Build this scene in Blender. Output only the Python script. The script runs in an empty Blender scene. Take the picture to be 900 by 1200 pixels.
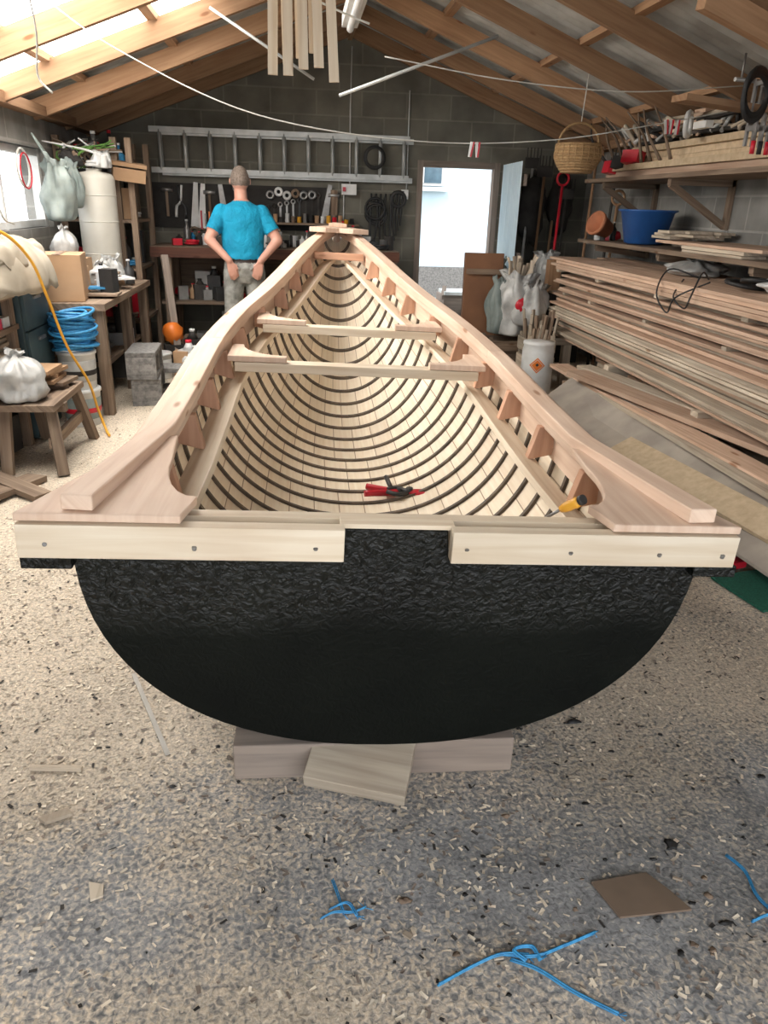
import bpy, math, random
from mathutils import Vector, Matrix, Euler, noise
random.seed(7)
rnd=random.random
def R_(a,b): return a+(b-a)*rnd()
COL=bpy.context.scene.collection
bpy.context.scene.view_settings.view_transform='Standard'
# ---------------------------------------------------------------- materials
def newmat(name):
    m=bpy.data.materials.new(name);m.use_nodes=True
    nt=m.node_tree;b=nt.nodes['Principled BSDF'];return m,nt,b
def N(nt,t,**k):
    n=nt.nodes.new(t)
    for a,v in k.items(): setattr(n,a,v)
    return n
def ramp(nt,fac,stops):
    r=N(nt,'ShaderNodeValToRGB')
    while len(r.color_ramp.elements)<len(stops): r.color_ramp.elements.new(.5)
    for e,(p,c) in zip(r.color_ramp.elements,stops):
        e.position=p;e.color=(*c,1)
    nt.links.new(fac,r.inputs[0]);return r
def varnode(nt,col,k):
    a=N(nt,'ShaderNodeAttribute',attribute_name='var')
    ma=N(nt,'ShaderNodeMapRange');nt.links.new(a.outputs['Fac'],ma.inputs[0])
    ma.inputs[3].default_value=1-k;ma.inputs[4].default_value=1+k
    h=N(nt,'ShaderNodeHueSaturation');nt.links.new(col,h.inputs['Color']);nt.links.new(ma.outputs[0],h.inputs['Value'])
    return h.outputs[0]
def plain(name,c1,c2=None,scale=8,rough=.7,bump=0.0,metal=0,k=0.15,detail=4,dist=.01,spec=None,trans=0):
    m,nt,b=newmat(name)
    c2=c2 or tuple(x*.75 for x in c1)
    t=N(nt,'ShaderNodeTexCoord');n=N(nt,'ShaderNodeTexNoise')
    n.inputs['Scale'].default_value=scale;n.inputs['Detail'].default_value=detail
    nt.links.new(t.outputs['Object'],n.inputs['Vector'])
    r=ramp(nt,n.outputs[0],[(.35,c1),(.68,c2)])
    nt.links.new(varnode(nt,r.outputs[0],k),b.inputs['Base Color'])
    b.inputs['Roughness'].default_value=rough;b.inputs['Metallic'].default_value=metal
    if spec is not None: b.inputs['Specular IOR Level'].default_value=spec
    if trans: b.inputs['Transmission Weight'].default_value=trans
    if bump:
        bp=N(nt,'ShaderNodeBump');bp.inputs['Strength'].default_value=bump;bp.inputs['Distance'].default_value=dist
        nt.links.new(n.outputs[0],bp.inputs['Height']);nt.links.new(bp.outputs[0],b.inputs['Normal'])
    return m
def wood(name,c1,c2,rough=.6,gs=(2.2,38),k=.18,bump=.15,mott=.35):
    m,nt,b=newmat(name)
    t=N(nt,'ShaderNodeTexCoord');mp=N(nt,'ShaderNodeMapping');mp.inputs['Scale'].default_value=(gs[0],gs[1],1)
    nt.links.new(t.outputs['UV'],mp.inputs[0])
    n=N(nt,'ShaderNodeTexNoise');n.inputs['Scale'].default_value=1;n.inputs['Detail'].default_value=6;n.inputs['Distortion'].default_value=.5
    nt.links.new(mp.outputs[0],n.inputs['Vector'])
    r=ramp(nt,n.outputs[0],[(.3,c1),(.52,tuple((a+b_)/2 for a,b_ in zip(c1,c2))),(.72,c2)])
    col=r.outputs[0]
    n2=N(nt,'ShaderNodeTexNoise');n2.inputs['Scale'].default_value=3.0;nt.links.new(t.outputs['Object'],n2.inputs['Vector'])
    mx=N(nt,'ShaderNodeMix',data_type='RGBA',blend_type='MULTIPLY');mx.inputs[0].default_value=mott
    r2=ramp(nt,n2.outputs[0],[(.35,(.75,.66,.6)),(.6,(1,1,1))])
    nt.links.new(col,mx.inputs[6]);nt.links.new(r2.outputs[0],mx.inputs[7]);col=mx.outputs[2]
    v=N(nt,'ShaderNodeTexVoronoi');v.inputs['Scale'].default_value=1;mp2=N(nt,'ShaderNodeMapping');mp2.inputs['Scale'].default_value=(2.2,7,1);nt.links.new(t.outputs['UV'],mp2.inputs[0]);nt.links.new(mp2.outputs[0],v.inputs['Vector'])
    kr=ramp(nt,v.outputs['Distance'],[(.05,(.45,.28,.18)),(.10,(1,1,1))])
    mk=N(nt,'ShaderNodeMix',data_type='RGBA',blend_type='MULTIPLY');mk.inputs[0].default_value=.8;nt.links.new(col,mk.inputs[6]);nt.links.new(kr.outputs[0],mk.inputs[7]);col=mk.outputs[2]
    nt.links.new(varnode(nt,col,k),b.inputs['Base Color']);b.inputs['Roughness'].default_value=rough
    b.inputs['Specular IOR Level'].default_value=.3
    bp=N(nt,'ShaderNodeBump');bp.inputs['Strength'].default_value=bump;bp.inputs['Distance'].default_value=.003
    nt.links.new(n.outputs[0],bp.inputs['Height']);nt.links.new(bp.outputs[0],b.inputs['Normal'])
    return m
M={}
M['pine']=wood('pine_pinkish',(.80,.63,.50),(.66,.47,.35),k=.10)
M['pine2']=wood('pine_pale',(.80,.71,.57),(.66,.54,.39),k=.08)
M['pinered']=wood('pine_reddish',(.66,.41,.28),(.50,.28,.18),k=.15)
M['rough']=wood('rough_sawn',(.60,.52,.41),(.36,.30,.23),rough=.9,k=.35)
M['roughred']=wood('sawn_reddish',(.63,.46,.34),(.45,.30,.21),rough=.85,k=.25)
M['rafter']=wood('rafter_timber',(.42,.26,.15),(.28,.16,.09),rough=.85,k=.25)
M['oldwood']=wood('old_wood',(.28,.21,.15),(.13,.09,.065),rough=.9,k=.3)
M['benchred']=wood('bench_edge',(.16,.07,.045),(.09,.04,.03),rough=.8)
M['greywood']=wood('weathered_wood',(.28,.23,.19),(.18,.15,.13),rough=.9,k=.2)
M['black']=plain('black_plastic',(.02,.02,.02),(.035,.035,.035),rough=.5)
M['dark']=plain('dark_grime',(.05,.045,.04),(.025,.022,.02),rough=.85,k=.5)
M['white']=plain('white_plastic',(.72,.73,.72),(.58,.58,.56),rough=.4)
M['cream']=plain('cream_tank',(.62,.60,.53),(.48,.46,.40),scale=3,rough=.45)
M['steel']=plain('dull_steel',(.35,.35,.34),(.2,.19,.18),rough=.45,metal=.7)
M['alu']=plain('aluminium',(.52,.54,.53),(.38,.40,.39),rough=.45,metal=.3)
M['blue']=plain('blue_rope',(.05,.31,.58),(.03,.20,.42),scale=60,rough=.5,bump=.4)
M['basin']=plain('blue_basin',(.02,.10,.32),(.018,.08,.26),rough=.35)
M['red']=plain('red_plastic',(.65,.02,.04),(.5,.015,.03),rough=.35)
M['orange']=plain('orange_plastic',(.85,.22,.03),(.75,.18,.02),rough=.4)
M['yellow']=plain('yellow_plastic',(.75,.38,.04),(.65,.32,.03),rough=.4)
M['green']=plain('green_carpet',(.015,.13,.08),(.008,.075,.045),scale=150,rough=.95,bump=.6)
M['teal']=plain('teal_cabinet',(.05,.09,.10),(.035,.06,.07),rough=.6)
M['canvas']=plain('canvas_cloth',(.40,.355,.28),(.27,.235,.18),scale=6,rough=.9,bump=.3)
M['bag']=plain('plastic_bag',(.50,.50,.48),(.30,.30,.29),scale=9,rough=.3,bump=.5,dist=.02)
M['bagblue']=plain('blue_grey_bag',(.26,.30,.28),(.17,.21,.20),scale=10,rough=.6,bump=.3)
M['card']=plain('cardboard',(.44,.28,.16),(.36,.22,.12),scale=4,rough=.85)
M['cardbrown']=plain('brown_panel',(.24,.11,.05),(.17,.075,.035),scale=3,rough=.7)
M['terra']=plain('terracotta',(.5,.19,.09),(.38,.14,.07),rough=.8)
M['wicker']=wood('wicker',(.42,.28,.14),(.25,.15,.07),gs=(30,30),rough=.8)
M['cinder']=plain('cinder_block',(.24,.23,.215),(.13,.125,.12),scale=40,rough=.95,bump=.5)
M['string']=plain('string_white',(.7,.7,.65),(.6,.6,.55),rough=.8)
M['rubber']=plain('black_rubber',(.02,.02,.02),(.012,.012,.012),rough=.6)
M['osb']=plain('sawdust_board',(.62,.49,.33),(.50,.38,.24),scale=25,rough=.9,bump=.1)
M['greysheet']=plain('grey_sheet',(.38,.335,.28),(.27,.235,.20),scale=5,rough=.85,bump=.1)
M['brownscrap']=plain('brown_scrap',(.24,.17,.12),(.18,.13,.09),rough=.8)
M['leaf']=plain('foliage',(.12,.25,.05),(.05,.13,.02),scale=20,rough=.8)
M['pale']=plain('pale_lath',(.50,.47,.42),(.42,.39,.34),rough=.9)
def bitumen(name):
    m,nt,b=newmat(name)
    t=N(nt,'ShaderNodeTexCoord');n=N(nt,'ShaderNodeTexNoise');n.inputs['Scale'].default_value=45;n.inputs['Detail'].default_value=5;n.inputs['Distortion'].default_value=1.3
    nt.links.new(t.outputs['Object'],n.inputs['Vector'])
    n2=N(nt,'ShaderNodeTexNoise');n2.inputs['Scale'].default_value=2.5;n2.inputs['Detail'].default_value=6;nt.links.new(t.outputs['Object'],n2.inputs['Vector'])
    r=ramp(nt,n2.outputs[0],[(.3,(.002,.0027,.0022)),(.7,(.006,.0075,.0055))]);nt.links.new(r.outputs[0],b.inputs['Base Color'])
    sp=N(nt,'ShaderNodeSeparateXYZ');nt.links.new(t.outputs['Object'],sp.inputs[0])
    ad=N(nt,'ShaderNodeMath',operation='MULTIPLY_ADD');nt.links.new(n2.outputs[0],ad.inputs[0]);ad.inputs[1].default_value=.18;nt.links.new(sp.outputs[2],ad.inputs[2])
    def mrr(lo,hi,inp):
        mr=N(nt,'ShaderNodeMapRange');nt.links.new(ad.outputs[0],mr.inputs[0]);mr.inputs[1].default_value=.55;mr.inputs[2].default_value=.64;mr.inputs[3].default_value=lo;mr.inputs[4].default_value=hi;nt.links.new(mr.outputs[0],inp)
    bp=N(nt,'ShaderNodeBump');bp.inputs['Distance'].default_value=.010;mrr(.28,1.0,bp.inputs['Strength']);nt.links.new(n.outputs[0],bp.inputs['Height']);nt.links.new(bp.outputs[0],b.inputs['Normal'])
    mrr(.5,.24,b.inputs['Roughness']);mrr(.12,.36,b.inputs['Specular IOR Level'])
    return m
M['tar']=bitumen('black_bitumen')
def laths():
    m,nt,b=newmat('hull_laths')
    t=N(nt,'ShaderNodeTexCoord');sp=N(nt,'ShaderNodeSeparateXYZ');nt.links.new(t.outputs['UV'],sp.inputs[0])
    ro=N(nt,'ShaderNodeMath',operation='MULTIPLY');ro.inputs[1].default_value=1/.148/3;nt.links.new(sp.outputs[1],ro.inputs[0])
    rf=N(nt,'ShaderNodeMath',operation='FLOOR');nt.links.new(ro.outputs[0],rf.inputs[0])
    rh=N(nt,'ShaderNodeMath',operation='MULTIPLY');rh.inputs[1].default_value=.5;nt.links.new(rf.outputs[0],rh.inputs[0])
    mu=N(nt,'ShaderNodeMath',operation='MULTIPLY_ADD');mu.inputs[1].default_value=18;nt.links.new(sp.outputs[0],mu.inputs[0]);nt.links.new(rh.outputs[0],mu.inputs[2])
    fr=N(nt,'ShaderNodeMath',operation='FRACT');nt.links.new(mu.outputs[0],fr.inputs[0])
    fl=N(nt,'ShaderNodeMath',operation='FLOOR');nt.links.new(mu.outputs[0],fl.inputs[0])
    wn=N(nt,'ShaderNodeTexWhiteNoise',noise_dimensions='2D');cb=N(nt,'ShaderNodeCombineXYZ');nt.links.new(fl.outputs[0],cb.inputs[0]);nt.links.new(rf.outputs[0],cb.inputs[1]);nt.links.new(cb.outputs[0],wn.inputs['Vector'])
    gt=N(nt,'ShaderNodeMath',operation='GREATER_THAN');gt.inputs[1].default_value=.96;nt.links.new(fr.outputs[0],gt.inputs[0])
    mp=N(nt,'ShaderNodeMapping');mp.inputs['Scale'].default_value=(120,3,1);nt.links.new(t.outputs['UV'],mp.inputs[0])
    n=N(nt,'ShaderNodeTexNoise');n.inputs['Scale'].default_value=1;n.inputs['Detail'].default_value=5;nt.links.new(mp.outputs[0],n.inputs['Vector'])
    r=ramp(nt,n.outputs[0],[(.3,(.90,.81,.66)),(.7,(.80,.68,.52))])
    h=N(nt,'ShaderNodeHueSaturation');nt.links.new(r.outputs[0],h.inputs['Color'])
    mr=N(nt,'ShaderNodeMapRange');mr.inputs[3].default_value=.9;mr.inputs[4].default_value=1.06;nt.links.new(wn.outputs[0],mr.inputs[0]);nt.links.new(mr.outputs[0],h.inputs['Value'])
    mx=N(nt,'ShaderNodeMix',data_type='RGBA');nt.links.new(gt.outputs[0],mx.inputs[0]);nt.links.new(h.outputs[0],mx.inputs[6]);mx.inputs[7].default_value=(.36,.26,.17,1)
    nt.links.new(mx.outputs[2],b.inputs['Base Color']);b.inputs['Roughness'].default_value=.6
    return m
M['laths']=laths()
M['rib']=plain('dark_rib',(.15,.115,.085),(.07,.055,.042),scale=20,rough=.7)
def blockwall(name,c1,c2,mort,axis):
    m,nt,b=newmat(name)
    t=N(nt,'ShaderNodeTexCoord');sp=N(nt,'ShaderNodeSeparateXYZ');nt.links.new(t.outputs['Object'],sp.inputs[0])
    cb=N(nt,'ShaderNodeCombineXYZ');nt.links.new(sp.outputs[axis],cb.inputs[0]);nt.links.new(sp.outputs[2],cb.inputs[1])
    br=N(nt,'ShaderNodeTexBrick');nt.links.new(cb.outputs[0],br.inputs['Vector'])
    br.inputs['Scale'].default_value=1;br.inputs['Brick Width'].default_value=.45;br.inputs['Row Height'].default_value=.225;br.inputs['Mortar Size'].default_value=.008
    br.inputs['Color1'].default_value=(*c1,1);br.inputs['Color2'].default_value=(*c2,1);br.inputs['Mortar'].default_value=(*mort,1)
    n=N(nt,'ShaderNodeTexNoise');n.inputs['Scale'].default_value=3;n.inputs['Detail'].default_value=7;nt.links.new(t.outputs['Object'],n.inputs['Vector'])
    r=ramp(nt,n.outputs[0],[(.3,(.6,.6,.58)),(.7,(1.15,1.15,1.12))])
    mx=N(nt,'ShaderNodeMix',data_type='RGBA',blend_type='MULTIPLY');mx.inputs[0].default_value=1;nt.links.new(br.outputs[0],mx.inputs[6]);nt.links.new(r.outputs[0],mx.inputs[7])
    nt.links.new(mx.outputs[2],b.inputs['Base Color']);b.inputs['Roughness'].default_value=.95
    bp=N(nt,'ShaderNodeBump');bp.inputs['Strength'].default_value=.5;bp.inputs['Distance'].default_value=.01;nt.links.new(br.outputs[1],bp.inputs['Height']);bp.invert=True;nt.links.new(bp.outputs[0],b.inputs['Normal'])
    return m
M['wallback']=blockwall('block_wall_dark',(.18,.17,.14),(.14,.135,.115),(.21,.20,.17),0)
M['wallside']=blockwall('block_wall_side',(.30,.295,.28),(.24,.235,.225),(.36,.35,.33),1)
def floormat():
    m,nt,b=newmat('concrete_with_sawdust')
    t=N(nt,'ShaderNodeTexCoord')
    def noi(sc,d=4,dis=0):
        n=N(nt,'ShaderNodeTexNoise');n.inputs['Scale'].default_value=sc;n.inputs['Detail'].default_value=d;n.inputs['Distortion'].default_value=dis;nt.links.new(t.outputs['Object'],n.inputs['Vector']);return n
    big=noi(1.5,6,.4);mid=noi(9,7);fine=noi(160,3);grit=noi(85,5,.6);patch=noi(1.1,3,.2)
    conc=ramp(nt,mid.outputs[0],[(.3,(.23,.232,.235)),(.7,(.38,.383,.385))])
    dust=ramp(nt,fine.outputs[0],[(.3,(.46,.38,.29)),(.7,(.72,.63,.51))])
    sp=N(nt,'ShaderNodeSeparateXYZ');nt.links.new(t.outputs['Object'],sp.inputs[0])
    def mr(i,a,b_,c,d):
        g=N(nt,'ShaderNodeMapRange');nt.links.new(i,g.inputs[0]);g.inputs[1].default_value=a;g.inputs[2].default_value=b_;g.inputs[3].default_value=c;g.inputs[4].default_value=d;g.interpolation_type='SMOOTHSTEP';return g.outputs[0]
    def add(a,b_):
        g=N(nt,'ShaderNodeMath',operation='ADD');nt.links.new(a,g.inputs[0]);nt.links.new(b_,g.inputs[1]);return g.outputs[0]
    gy=mr(sp.outputs[1],1.1,2.3,-.14,.34);near=mr(sp.outputs[1],.95,1.2,.22,0);gx=mr(sp.outputs[0],-1.2,1.2,.09,-.05)
    a=add(add(gy,near),add(gx,big.outputs[0]))
    a3=N(nt,'ShaderNodeMath',operation='MULTIPLY_ADD');nt.links.new(grit.outputs[0],a3.inputs[0]);a3.inputs[1].default_value=1.0;nt.links.new(a,a3.inputs[2])
    fac=mr(a3.outputs[0],.80,1.20,0,1)
    mx=N(nt,'ShaderNodeMix',data_type='RGBA');nt.links.new(fac,mx.inputs[0]);nt.links.new(conc.outputs[0],mx.inputs[6]);nt.links.new(dust.outputs[0],mx.inputs[7])
    vr=ramp(nt,grit.outputs[0],[(.30,(.48,.48,.48)),(.5,(1,1,1)),(.70,(1.35,1.32,1.27))])
    mx2=N(nt,'ShaderNodeMix',data_type='RGBA',blend_type='MULTIPLY');mx2.inputs[0].default_value=.9;nt.links.new(mx.outputs[2],mx2.inputs[6]);nt.links.new(vr.outputs[0],mx2.inputs[7])
    pr=ramp(nt,patch.outputs[0],[(.36,(.70,.70,.69)),(.58,(1.05,1.05,1.05))])
    mx3=N(nt,'ShaderNodeMix',data_type='RGBA',blend_type='MULTIPLY');mx3.inputs[0].default_value=.85;nt.links.new(mx2.outputs[2],mx3.inputs[6]);nt.links.new(pr.outputs[0],mx3.inputs[7])
    nt.links.new(mx3.outputs[2],b.inputs['Base Color']);b.inputs['Roughness'].default_value=.95
    bp=N(nt,'ShaderNodeBump');bp.inputs['Strength'].default_value=.5;bp.inputs['Distance'].default_value=.006;nt.links.new(grit.outputs[0],bp.inputs['Height']);nt.links.new(bp.outputs[0],b.inputs['Normal'])
    return m
M['floor']=floormat()
M['flake']=plain('sawdust_flake',(.74,.66,.53),(.56,.47,.36),rough=.9,k=.35)
M['ground']=plain('gravel_yard',(.50,.49,.45),(.36,.35,.32),scale=30,rough=.95,bump=.3)
M['sheet']=plain('roof_sheet',(.60,.61,.58),(.32,.31,.28),scale=3,rough=.6)
M['housewall']=plain('white_render',(.62,.76,.84),(.54,.69,.78),scale=2,rough=.9)
M['glassdark']=plain('dark_window',(.10,.16,.20),(.07,.11,.14),rough=.1)
m,nt,b=newmat('skylight_sheet');b.inputs['Base Color'].default_value=(.9,.93,.95,1);b.inputs['Emission Color'].default_value=(1,.97,.92,1);b.inputs['Emission Strength'].default_value=11;M['sky']=m
m,nt,b=newmat('fluoro_diffuser');b.inputs['Base Color'].default_value=(.75,.76,.75,1);b.inputs['Roughness'].default_value=.4;M['fluo']=m
m,nt,b=newmat('window_glass')
nt.nodes.remove(b);o=nt.nodes['Material Output'];tr=N(nt,'ShaderNodeBsdfTransparent');gl=N(nt,'ShaderNodeBsdfGlossy');gl.inputs['Roughness'].default_value=.05
ms=N(nt,'ShaderNodeMixShader');ms.inputs[0].default_value=.06;nt.links.new(tr.outputs[0],ms.inputs[1]);nt.links.new(gl.outputs[0],ms.inputs[2]);nt.links.new(ms.outputs[0],o.inputs[0]);M['glass']=m

# ---------------------------------------------------------------- mesh builder
class B:
    def __init__(s): s.v=[];s.f=[];s.uv=[];s.m=[];s.va=[];s.sm=[]
    def raw(s,vs,fs,m=0,uv=None,var=None,sm=False):
        o=len(s.v);s.v+= [tuple(x) for x in vs];a,b_=rnd()*20,rnd()*20
        s.uv+= [(u+a,w+b_) for u,w in uv] if uv else [(0,0)]*len(vs)
        var=rnd() if var is None else var
        for f in fs: s.f.append([i+o for i in f]);s.m.append(m);s.va.append(var);s.sm.append(sm)
    def box(s,c,d,r=None,m=0,var=None):
        if r is not None and not isinstance(r,Matrix): r=Euler(r).to_matrix()
        ax=max(range(3),key=lambda i:d[i]);o=[i for i in range(3) if i!=ax]
        vs=[];uv=[]
        for x in(-.5,.5):
            for y in(-.5,.5):
                for z in(-.5,.5):
                    l=Vector((x*d[0],y*d[1],z*d[2]));uv.append((l[ax],l[o[0]]+l[o[1]]))
                    if r is not None: l=r@l
                    vs.append(Vector(c)+l)
        s.raw(vs,[(0,1,3,2),(4,6,7,5),(0,4,5,1),(2,3,7,6),(0,2,6,4),(1,5,7,3)],m,uv,var)
    def beam(s,p,q,w,h,m=0,up=(0,0,1),var=None):
        p=Vector(p);q=Vector(q);d=q-p;L=d.length;y=d.normalized();x=y.cross(Vector(up))
        if x.length<1e-4:x=Vector((1,0,0))
        x.normalize();z=x.cross(y);r=Matrix((x,y,z)).transposed()
        s.box((p+q)/2,(w,L,h),r,m,var)
    def ring(s,rings,m=0,closed_ring=True,cap=True,sm=True,var=None,uvs=None):
        n=len(rings[0]);vs=[p for r in rings for p in r];fs=[]
        for i in range(len(rings)-1):
            for j in range(n if closed_ring else n-1):
                k=(j+1)%n;fs.append((i*n+j,i*n+k,(i+1)*n+k,(i+1)*n+j))
        uv=[]
        for i in range(len(rings)):
            for j in range(n): uv.append((i*.05,j*.02))
        if uvs: uv=uvs
        var=rnd() if var is None else var
        s.raw(vs,fs,m,uv,var,sm)
        if cap:
            o=len(s.v)-len(vs)
            s.f.append([o+j for j in range(n)][::-1]);s.m.append(m);s.va.append(var);s.sm.append(False)
            s.f.append([o+(len(rings)-1)*n+j for j in range(n)]);s.m.append(m);s.va.append(var);s.sm.append(False)
    def tube(s,pts,r,m=0,n=6,var=None,cap=True):
        pts=[Vector(p) for p in pts];rings=[];prev=None
        rr=r if isinstance(r,(list,tuple)) else [r]*len(pts)
        for i,p in enumerate(pts):
            t=(pts[min(i+1,len(pts)-1)]-pts[max(i-1,0)]).normalized()
            if prev is None:
                a=t.orthogonal().normalized()
            else:
                a=(prev-t*prev.dot(t))
                a=a.normalized() if a.length>1e-5 else t.orthogonal().normalized()
            prev=a;b_=t.cross(a)
            rings.append([p+(a*math.cos(2*math.pi*j/n)+b_*math.sin(2*math.pi*j/n))*rr[min(i,len(rr)-1)] for j in range(n)])
        s.ring(rings,m,True,cap,True,var)
    def cyl(s,p,q,r1,r2=None,m=0,n=14,var=None): s.tube([p,q],[r1,r1 if r2 is None else r2],m,n,var)
    def lathe(s,c,prof,m=0,n=20,rot=None,sc=(1,1),var=None):
        rings=[]
        for r,z in prof:
            ring=[]
            for j in range(n):
                a=2*math.pi*j/n;l=Vector((r*math.cos(a)*sc[0],r*math.sin(a)*sc[1],z))
                if rot is not None: l=Euler(rot).to_matrix()@l
                ring.append(Vector(c)+l)
            rings.append(ring)
        s.ring(rings,m,True,True,True,var)
    def sph(s,c,r,m=0,n=12,amp=0,seed=0,fr=3,var=None,rot=None):
        if not isinstance(r,(tuple,list)): r=(r,r,r)
        rings=[];k=max(6,n*2//3)
        for i in range(k+1):
            ph=math.pi*(.02+.96*i/k);ring=[]
            for j in range(n):
                a=2*math.pi*j/n;d=Vector((math.sin(ph)*math.cos(a),math.sin(ph)*math.sin(a),-math.cos(ph)))
                f=1+amp*noise.noise(d*fr+Vector((seed,seed*2,0)))+amp*.5*noise.noise(d*fr*2.7+Vector((0,seed,5)))
                l=Vector((d.x*r[0],d.y*r[1],d.z*r[2]))*f
                if rot is not None:l=Euler(rot).to_matrix()@l
                ring.append(Vector(c)+l)
            rings.append(ring)
        s.ring(rings,m,True,True,True,var)
    def sack(s,c,r,h,m=0,seed=0,open_=True,lean=(0,0),n=44,sy=1.0):
        prof=[(.55,0),(.86,.03),(1.0,.14),(1.05,.35),(1.0,.55),(.88,.72),(.70,.84),(.62,.92),(.80,1.0)] if open_ else [(.55,0),(.9,.04),(1.05,.2),(1.05,.45),(.9,.65),(.6,.8),(.28,.88),(.16,.92),(.34,1.0)]
        rings=[]
        P=catm([(a,0,z) for a,z in prof],3)
        for p in P:
            ring=[];z=p.z;amp=.04+.18*max(0,z-.3)
            for j in range(n):
                a=2*math.pi*j/n
                f=p.x*(1+amp*math.sin(9*a+seed+3*z)+amp*.6*math.sin(17*a+seed*2-4*z)+.42*noise.noise(Vector((math.cos(a)*1.3,math.sin(a)*1.3,z*2+seed)))+.12*noise.noise(Vector((math.cos(a)*5,math.sin(a)*5,z*7+seed))))
                zz=z*h*(1+.22*noise.noise(Vector((math.cos(a)*1.5,math.sin(a)*1.5,seed+7)))*z)
                ring.append(Vector(c)+Vector((r*f*math.cos(a)+lean[0]*z,r*f*math.sin(a)*sy+lean[1]*z,zz)))
            rings.append(ring)
        if open_:
            rings.append([Vector(c)+Vector((lean[0]*.8,lean[1]*.8,0))+(p-Vector(c)-Vector((lean[0],lean[1],0)))*.6+Vector((0,0,h*.2)) for p in rings[-1]])
        s.ring(rings,m,True,True,True)
    def prism(s,pts,lo,hi,m=0,f=None,var=None):
        f=f or (lambda a,b_,h:(a,b_,h))
        n=len(pts);vs=[f(a,b_,lo) for a,b_ in pts]+[f(a,b_,hi) for a,b_ in pts]
        fs=[tuple(range(n))[::-1],tuple(range(n,2*n))]+[(i,(i+1)%n,n+(i+1)%n,n+i) for i in range(n)]
        uv=[(b_,a) for a,b_ in pts]*2
        s.raw(vs,fs,m,uv,var)
    def torus(s,c,R,r,m=0,rot=(0,0,0),n=20,k=6,var=None):
        E=Euler(rot).to_matrix();rings=[]
        for i in range(n+1):
            a=2*math.pi*i/n
            rings.append([Vector(c)+E@Vector(((R+r*math.cos(2*math.pi*j/k))*math.cos(a),(R+r*math.cos(2*math.pi*j/k))*math.sin(a),r*math.sin(2*math.pi*j/k))) for j in range(k)])
        s.ring(rings,m,True,False,True,var)
    def mesh(s,name,mats):
        me=bpy.data.meshes.new(name);me.from_pydata(s.v,[],s.f)
        for x in mats: me.materials.append(M[x] if isinstance(x,str) else x)
        me.polygons.foreach_set('material_index',s.m);me.polygons.foreach_set('use_smooth',s.sm)
        at=me.attributes.new('var','FLOAT','FACE');at.data.foreach_set('value',s.va)
        ul=me.uv_layers.new(name='UVMap');li=[0]*len(me.loops);me.loops.foreach_get('vertex_index',li)
        fl=[]
        for i in li: fl+=s.uv[i]
        ul.data.foreach_set('uv',fl);me.update();return me
    def build(s,name,mats,parent=None,bevel=0,fix=True):
        me=s.mesh(name,mats)
        if fix:
            import bmesh
            bm=bmesh.new();bm.from_mesh(me);bmesh.ops.recalc_face_normals(bm,faces=bm.faces);bm.to_mesh(me);bm.free()
        ob=bpy.data.objects.new(name,me);COL.objects.link(ob)
        if parent: ob.parent=parent
        if bevel:
            md=ob.modifiers.new('bevel','BEVEL');md.width=bevel;md.segments=2;md.limit_method='ANGLE';md.angle_limit=math.radians(50)
        return ob
def catm(pts,k=6):
    P=[Vector(p) for p in pts];P=[P[0]*2-P[1]]+P+[P[-1]*2-P[-2]];out=[]
    for i in range(1,len(P)-2):
        for j in range(k):
            t=j/k;a,b_,c,d=P[i-1:i+3]
            out.append(.5*((2*b_)+(c-a)*t+(2*a-5*b_+4*c-d)*t*t+(3*b_-a-3*c+d)*t**3))
    out.append(P[-2]);return out
def interp(T,x):
    if x<=T[0][0]:return T[0][1]
    if x>=T[-1][0]:return T[-1][1]
    n=len(T)
    def sl(i):
        if i==0:return (T[1][1]-T[0][1])/(T[1][0]-T[0][0])
        if i==n-1:return (T[-1][1]-T[-2][1])/(T[-1][0]-T[-2][0])
        return (T[i+1][1]-T[i-1][1])/(T[i+1][0]-T[i-1][0])
    for i in range(n-1):
        if x<=T[i+1][0]:
            h=T[i+1][0]-T[i][0];t=(x-T[i][0])/h;a,b_=T[i][1],T[i+1][1]
            return a*(2*t**3-3*t*t+1)+sl(i)*h*(t**3-2*t*t+t)+b_*(3*t*t-2*t**3)+sl(i+1)*h*(t**3-t*t)

# ---------------------------------------------------------------- room shell
XL,XR,YB,YF=-2.0,3.08,8.34,-1.2
RX,RZ,EZ=.55,3.02,2.06
b=B();b.box(((XL+XR)/2,(YB+YF)/2,-.05),(XR-XL+.4,YB-YF+.2,.1));b.build('floor',['floor'])
b=B();b.box((1,10,-.14),(60,60,.1));b.build('ground',['ground'])
b=B()
DX0,DX1,DZ=1.26,2.13,1.88
def wb(x0,x1,z0,z1): b.box(((x0+x1)/2,YB+.1,(z0+z1)/2),(x1-x0,.2,z1-z0),m=0)
wb(XL-.2,DX0,0,EZ);wb(DX1,XR+.2,0,EZ);wb(DX0,DX1,DZ,EZ)
b.prism([(XL-.2,EZ),(XR+.2,EZ),(RX,RZ+.02)],YB,YB+.2,0,f=lambda a,c,h:(a,h,c))
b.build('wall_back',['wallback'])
b=B()
W=[(5.0,6.9),(1.6,3.6)];z0,z1=1.2,1.78  # second opening is an added window, out of view, to let in light
ys=[YF,1.6,3.6,5.0,6.9,YB]
for i in range(5):
    y0,y1=ys[i],ys[i+1]
    if (y0,y1) in W:
        b.box((XL-.1,(y0+y1)/2,z0/2),(.2,y1-y0,z0));b.box((XL-.1,(y0+y1)/2,(z1+EZ)/2),(.2,y1-y0,EZ-z1))
    else: b.box((XL-.1,(y0+y1)/2,EZ/2),(.2,y1-y0,EZ))
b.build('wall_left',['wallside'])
b=B();b.box((XR+.1,(YF+YB)/2,EZ/2),(.2,YB-YF,EZ));b.build('wall_right',['wallside'])
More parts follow.
